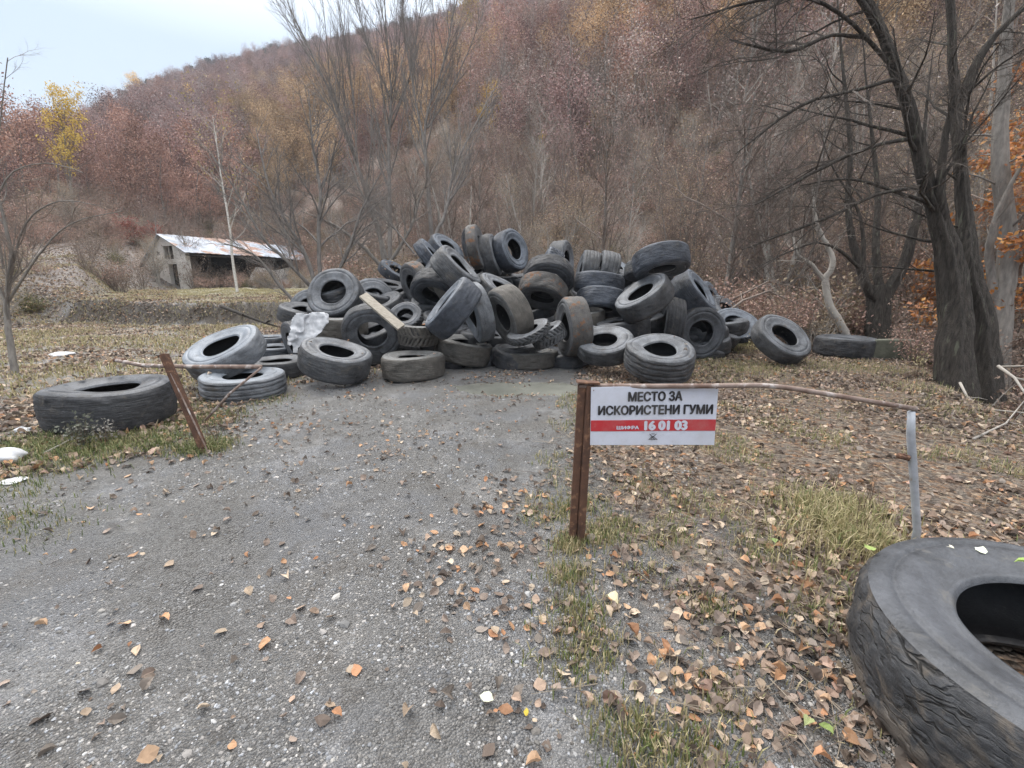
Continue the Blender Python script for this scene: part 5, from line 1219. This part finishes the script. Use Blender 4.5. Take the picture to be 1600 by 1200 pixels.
# pebbles
def pebbles(n, rmin, rmax, u0, u1, smin, smax, dens):
    x, y = sample(n, rmin, rmax, u0, u1); td = track_d(x, y)
    k = (rgl.uniform(0, 1, n) < dens(x, y, td))&free_of_tyres(x, y); x, y = x[k], y[k]; n = len(x)
    g = (1+5**.5)/2; I = np.array([(-1, g, 0), (1, g, 0), (-1, -g, 0), (1, -g, 0), (0, -1, g), (0, 1, g), (0, -1, -g), (0, 1, -g), (g, 0, -1), (g, 0, 1), (-g, 0, -1), (-g, 0, 1)])/1.9
    FI = np.array([(0, 11, 5), (0, 5, 1), (0, 1, 7), (0, 7, 10), (0, 10, 11), (1, 5, 9), (5, 11, 4), (11, 10, 2), (10, 7, 6), (7, 1, 8), (3, 9, 4), (3, 4, 2), (3, 2, 6), (3, 6, 8), (3, 8, 9), (4, 9, 5), (2, 4, 11), (6, 2, 10), (8, 6, 7), (9, 8, 1)])
    s = smin*(smax/smin)**(rgl.uniform(0, 1, n)**2.2)
    q = I[None]*(1+rgl.normal(0, .16, (n, 12, 1))); q = q*np.stack([rgl.uniform(.7, 1.3, n), rgl.uniform(.6, 1.1, n), rgl.uniform(.35, .75, n)], -1)[:, None, :]*s[:, None, None]*.5
    a = rgl.uniform(0, 6.28, n); c, sn = np.cos(a), np.sin(a)
    q = np.stack([q[..., 0]*c[:, None]-q[..., 1]*sn[:, None], q[..., 0]*sn[:, None]+q[..., 1]*c[:, None], q[..., 2]], -1)+np.stack([x, y, H(x, y)+s*.02], -1)[:, None, :]
    gry = rgl.choice([.09, .13, .18, .23, .28, .34, .46], n, p=[.12, .16, .2, .22, .17, .10, .03]); tint = np.array([(1, 1, 1), (1, .96, .9), (.93, .97, 1.04), (1.02, .97, .93)])[rgl.integers(0, 4, n)]
    return q.reshape(-1, 3), (np.arange(n)[:, None, None]*12+FI[None]).reshape(-1, 3), np.repeat(gry[:, None]*tint, 12, 0)
pn = lambda x, y, td: (td > -1.2)*(.12+.88*sst(.42, .58, fbm(x*1.1, y*1.1, 4, 61)))*np.where(td < 0, .6, 1)
cl_ = lambda x, y, td: (td > -.6)*sst(.60, .68, fbm(x*1.7+5, y*1.7, 4, 64))
dk = pebbles(16000, 1.2, 8, -400, 1200, .010, .035, cl_); dk = (dk[0], dk[1], dk[2]*0+np.repeat(rgl.uniform(.06, .16, (len(dk[0])//12, 1)), 12, 0)*np.array([[1, .92, .84]]))
V, Fc, C = join([dk, pebbles(26000, .9, 2.4, -700, 1900, .006, .020, pn), pebbles(26000, 2.4, 5, -400, 1300, .008, .024, pn), pebbles(7000, 5, 9, 200, 1000, .012, .035, pn), pebbles(260, 1.2, 6, -400, 1300, .025, .060, pn)])
o = mesh_obj('loose_gravel', V, Fc, M_PEB); set_col(o.data, C); tag(o, 'loose grey and white stones strewn over the gravel track', 'gravel', kind='stuff'); print('pebble faces', len(Fc))
# grass
def blades(x, y, h, cols, lean=.5, w0=.0028):
    n = len(x); a = rgl.uniform(0, 6.28, n); l = rgl.uniform(.1, 1, n)*lean; dx, dy = np.cos(a), np.sin(a); z = H(x, y)-.005
    p0 = np.stack([x, y, z], -1); p1 = p0+np.stack([dx*h*l*.35, dy*h*l*.35, h*.55], -1); p2 = p0+np.stack([dx*h*l, dy*h*l, h*(1-.45*l)], -1)
    sd = np.stack([-dy, dx, np.zeros(n)], -1)*(w0*rgl.uniform(.7, 1.5, n))[:, None]
    V = np.stack([p0-sd, p0+sd, p1-sd*.8, p1+sd*.8, p2], 1).reshape(-1, 3); b = np.arange(n)[:, None, None]*5
    Fa = (b+np.array([(0, 1, 3), (0, 3, 2), (2, 3, 4)])[None]).reshape(-1, 3)
    col = np.array(cols)[rgl.integers(0, len(cols), n)]*rgl.uniform(.75, 1.25, (n, 1)); return V, Fa, np.repeat(col, 5, 0)
GR = [(.13, .17, .06), (.17, .20, .08), (.22, .22, .10), (.30, .27, .14), (.36, .31, .18)]
DRY = [(.48, .41, .25), (.42, .36, .22), (.37, .33, .18), (.30, .28, .13), (.54, .46, .30)]
ch = []
def tufts(spots, n, spread, h, cols, lean=.5):
    for (u, v, k, s, hs) in spots:
        p = gz(u, v); m_ = int(n*k); x = p.x+rgl.normal(0, spread*s, m_); y = p.y+rgl.normal(0, spread*s, m_)
        ch.append(blades(x, y, h*hs*rgl.uniform(.4, 1.1, m_), cols, lean))
tufts([(895, 850, 1.3, .8, 1), (935, 838, 1, 1.0, .9), (880, 800, .6, .8, .8), (960, 820, .7, 1, .8), (905, 790, .5, .9, .7), (890, 900, 1, 1.0, .9), (905, 960, 1, 1, .8), (925, 1010, .8, 1, .8), (890, 1040, .5, 1, .7), (1010, 1165, .9, 1, .9), (1090, 1180, .9, 1.2, .9), (960, 1130, .5, 1, .8), (1115, 950, .7, .8, .7), (1060, 840, .5, 1.4, .7), (1190, 860, .7, 1.3, .8), (1010, 760, .5, 1.5, .8), (1380, 1020, .3, 1, .5), (1250, 960, .4, 1, .6), (840, 810, .4, 1, .6), (1130, 1090, .4, 1, .7)], 420, .075, .085, GR+DRY[:2])
tufts([(1310, 835, 2.2, 1.8, 1.1), (1290, 800, 1.0, 1.3, 1.0), (1350, 850, 1.2, 1.1, 1.1), (1245, 790, .4, 1.8, .7), (1220, 850, .4, 1.6, .7), (1335, 800, .8, 1.3, 1.0)], 520, .10, .15, GR[1:]+DRY, .8)
tufts([(10, 815, 1.0, 1.6, .5), (50, 835, .4, 2, .5), (5, 770, .7, 1.5, .6), (20, 700, 2, 2.5, 1), (80, 705, 2.5, 2.8, 1), (140, 700, 2.5, 2.5, 1), (200, 695, 2, 2.2, .9), (260, 690, 1.6, 2, .9), (310, 700, 1.6, 1.2, 1), (335, 700, 1.2, 1, .9), (300, 660, 1.2, 2, .9), (280, 640, 1, 2, .9), (350, 650, 1, 2, .8), (420, 625, .8, 2, .7), (110, 725, 1, 2, .8)], 420, .10, .12, GR+[(.10, .13, .05)]*2, .9)
tufts([(1120, 575, 2.2, 4, 1), (1160, 570, 2.2, 4, 1), (1100, 590, 1.6, 4, .9), (1200, 578, 1.8, 4, .9), (1150, 545, 2, 3, 1.4), (1180, 540, 1.8, 3, 1.4), (1270, 572, 1.5, 3.5, 1), (1340, 572, 1.5, 4, 1), (1390, 580, 1.2, 4, 1.1), (1440, 610, 1, 3, 1.2), (1480, 640, 1, 3, 1), (1090, 560, 1, 2, 1)], 420, .10, .10, GR+DRY, .8)
# thin grass everywhere outside the track
x, y = sample(60000, 1.2, 9, -300, 1900); leaf, grass, hill, far, td = masks(x, y)
k = (rgl.uniform(0, 1, len(x)) < np.clip(grass*1.6, 0, 1)*sst(.42, .6, fbm(x*1.3, y*1.3, 3, 71)))&free_of_tyres(x, y); ch.append(blades(x[k], y[k], rgl.uniform(.02, .08, k.sum()), GR+DRY, .9))
x, y = sample(110000, 8, 42, -100, 640); leaf, grass, hill, far, td = masks(x, y)
k = (rgl.uniform(0, 1, len(x)) < sst(.38, .6, fbm(x*.5, y*.5, 3, 72))*(td < 0)); ch.append(blades(x[k], y[k], rgl.uniform(.05, .16, k.sum()), DRY+GR[2:], .9, .008))
x, y = sample(26000, 1.1, 6.5, 820, 1900); leaf, grass, hill, far, td = masks(x, y)
k = (rgl.uniform(0, 1, len(x)) < sst(.50, .64, fbm(x*2.3+9, y*2.3, 3, 77))*(td < .3))&free_of_tyres(x, y); ch.append(blades(x[k], y[k], rgl.uniform(.03, .10, k.sum()), GR+DRY[:2], .9))
x, y = sample(3200, 1.1, 7, 700, 1900); td = track_d(x, y); k = (td < .2)&free_of_tyres(x, y); x, y = x[k], y[k]; n_ = len(x); a = rgl.uniform(0, 6.28, n_); L_t = rgl.uniform(.05, .28, n_)
dx, dy = np.cos(a)*L_t, np.sin(a)*L_t; z0 = H(x, y)+.012; z1 = H(x+dx, y+dy)+.012+rgl.uniform(0, .03, n_); sd = np.stack([-np.sin(a), np.cos(a), np.zeros(n_)], -1)*.0022; up_ = np.array([[0, 0, .0035]])
p0 = np.stack([x, y, z0], -1); p1 = np.stack([x+dx, y+dy, z1], -1); Vt = np.stack([p0-sd, p0+sd, p0+up_, p1-sd*.5, p1+sd*.5, p1+up_*.5], 1).reshape(-1, 3)
Ft = (np.arange(n_)[:, None, None]*6+np.array([(0, 3, 5), (0, 5, 2), (1, 2, 5), (1, 5, 4), (0, 1, 4), (0, 4, 3)])[None]).reshape(-1, 3); ot = mesh_obj('twig_litter', Vt, Ft, M_PEB)
set_col(ot.data, np.repeat(np.array([(.10, .075, .06), (.20, .16, .13), (.32, .27, .21)])[rgl.integers(0, 3, n_)], 6, 0)); tag(ot, 'thin broken twigs and straw lying among the leaves', 'twigs', kind='stuff')
V, Fc, C = join(ch); o = mesh_obj('grass_cover', V, Fc, M_GRASS); set_col(o.data, C); tag(o, 'short green and straw coloured grass along the verges and in the field', 'grass', kind='stuff'); print('grass faces', len(Fc))
# dead weeds: each a thing
def weed(u, v, h, lab, sd, n=5, cols=None, ln=0, mat=None):
    p = gz(u, v); t = Tree(sd, 0)
    for k in range(n):
        a = t.rg.uniform(0, 6.28); t.grow(np.array([0, 0, -.02]), np.array([math.cos(a)*.25, math.sin(a)*.25, 1]), h*t.rg.uniform(.6, 1), .003, 1, pr(lv=3, n=(5, 6, 3), seg=(4, 4, 3, 2), ratio=(.4, .35, .35, .4), rmin=.0012, t0=.3))
    if ln: t.leaves(ln, .03, cols, .03)
    m = MB(); m.v, m.f, m.m, m.c, m.n = t.C.v, t.C.f, t.C.m, t.C.c, t.C.n
    o = m.build('dead_weed', [mat or M_WEED, M_LEAF], None, False, True); o.location = p; return tag(o, lab, 'weed', 'dead weeds')
M_WEED = simple('weed stalk', (.10, .065, .045), (.18, .13, .09), 9, .9, 0)
weed(1075, 800, .34, 'tall dark dead weed stalk in the leaves right of the sign', 501, 3)
weed(1078, 960, .42, 'thin dark stalk standing in leaves below the sign', 502, 2)
weed(1350, 800, .40, 'reddish dead weed in the grass tuft behind the nearest tyre', 503, 5)
weed(1340, 840, .30, 'short twiggy weed touching the nearest tyre', 504, 5)
weed(995, 800, .22, 'low dead weed just right of the sign post', 505, 5)
weed(1300, 770, .30, 'dead weed at the far side of the large grass tuft', 506, 5)
weed(340, 690, .40, 'reddish dry weed at the foot of the leaning post', 507, 9)
weed(365, 660, .30, 'reddish weed in front of the pale dusty tyre', 508, 8)
weed(130, 702, .35, 'grey leafy weed in front of the huge left tyre', 509, 12, [(.12, .13, .10), (.18, .18, .15)], 220)
weed(165, 695, .25, 'grey seed headed weed against the huge left tyre', 510, 8, [(.22, .21, .19)], 120)
weed(945, 560, .55, 'dry weed growing through the hole of the front tyre', 511, 7, None, 0)
weed(1175, 560, .5, 'straw coloured weed below the pale lug tyre', 512, 9, DRY, 160)
weed(1430, 590, .6, 'straw weed by the concrete block', 513, 8, DRY, 120)
# single leaves resting on the nearest tyre and green leaves on the ground
def one_leaf(p, size, col, lab, rz, tilt=0):
    V, Fa, C = leaf_mesh(np.array([0.]), np.array([0.]), np.array([size]), True, [col], tiltk=.08); V[:, 2] -= V[:, 2].min()
    o = mesh_obj('fallen_leaf', V, Fa, M_LEAF); set_col(o.data, C); o.location = p; o.rotation_euler = (tilt, 0, rz); tag(o, lab, 'leaf', 'leaves one can pick out')
zt2 = zt+.215+.21
for (u, v, s, c, lb, rz) in [(1360, 858, .06, (.22, .28, .09), 'yellow green leaf on the left rim of the nearest tyre', -.6), (1483, 856, .035, (.52, .50, .42), 'tiny pale leaf on the far rim of the nearest tyre', .3), (1532, 862, .055, (.55, .58, .48), 'pale leaf on the far rim of the nearest tyre, right of the tiny one', -.5), (1597, 884, .05, (.34, .46, .14), 'green leaf on the nearest tyre at the picture edge', .1)]:
    q = G(u, v, zt2); one_leaf((q.x, q.y, zt2+.004), s, c, lb, rz)
for (u, v, s, c, lb, rz) in [(1208, 850, .06, (.22, .29, .11), 'bright green leaf on the brown litter left of the nearest tyre', -1), (1262, 1136, .05, (.24, .27, .13), 'pale green leaf on gravel beside the nearest tyre, left of a pair', -.6), (1290, 1146, .05, (.19, .25, .08), 'green leaf on gravel beside the nearest tyre, right of a pair', 0), (760, 1098, .06, (.48, .50, .40), 'pale greenish leaf lying on the gravel at the bottom', .9), (822, 1120, .04, (.60, .45, .06), 'small bright yellow leaf on the gravel near the bottom', .4), (955, 945, .075, (.55, .50, .34), 'cream coloured leaf beside the grass strip', .1)]:
    q = gz(u, v); one_leaf((q.x, q.y, q.z+.02), s, c, lb, rz)

# ------------------------------------------------------------------ haze
m = bpy.data.materials.new('haze'); m.use_nodes = True; n = m.node_tree; n.nodes.clear(); out = n.nodes.new('ShaderNodeOutputMaterial'); pv_ = n.nodes.new('ShaderNodeVolumePrincipled')
pv_.inputs['Density'].default_value = HAZE; pv_.inputs['Color'].default_value = (.80, .86, .95, 1); pv_.inputs['Anisotropy'].default_value = 0
n.links.new(pv_.outputs[0], out.inputs['Volume'])
zs = [float(GZ.min()), float(GZ.max())]
if HAZE > 0:
    mb = MB(); mb.box((0, 0, (zs[0]-1+zs[1]+45)/2), (1600, 1600, zs[1]+45-zs[0]+1)); tag(mb.build('haze', m), 'thin autumn haze in the valley air', 'haze', kind='stuff')
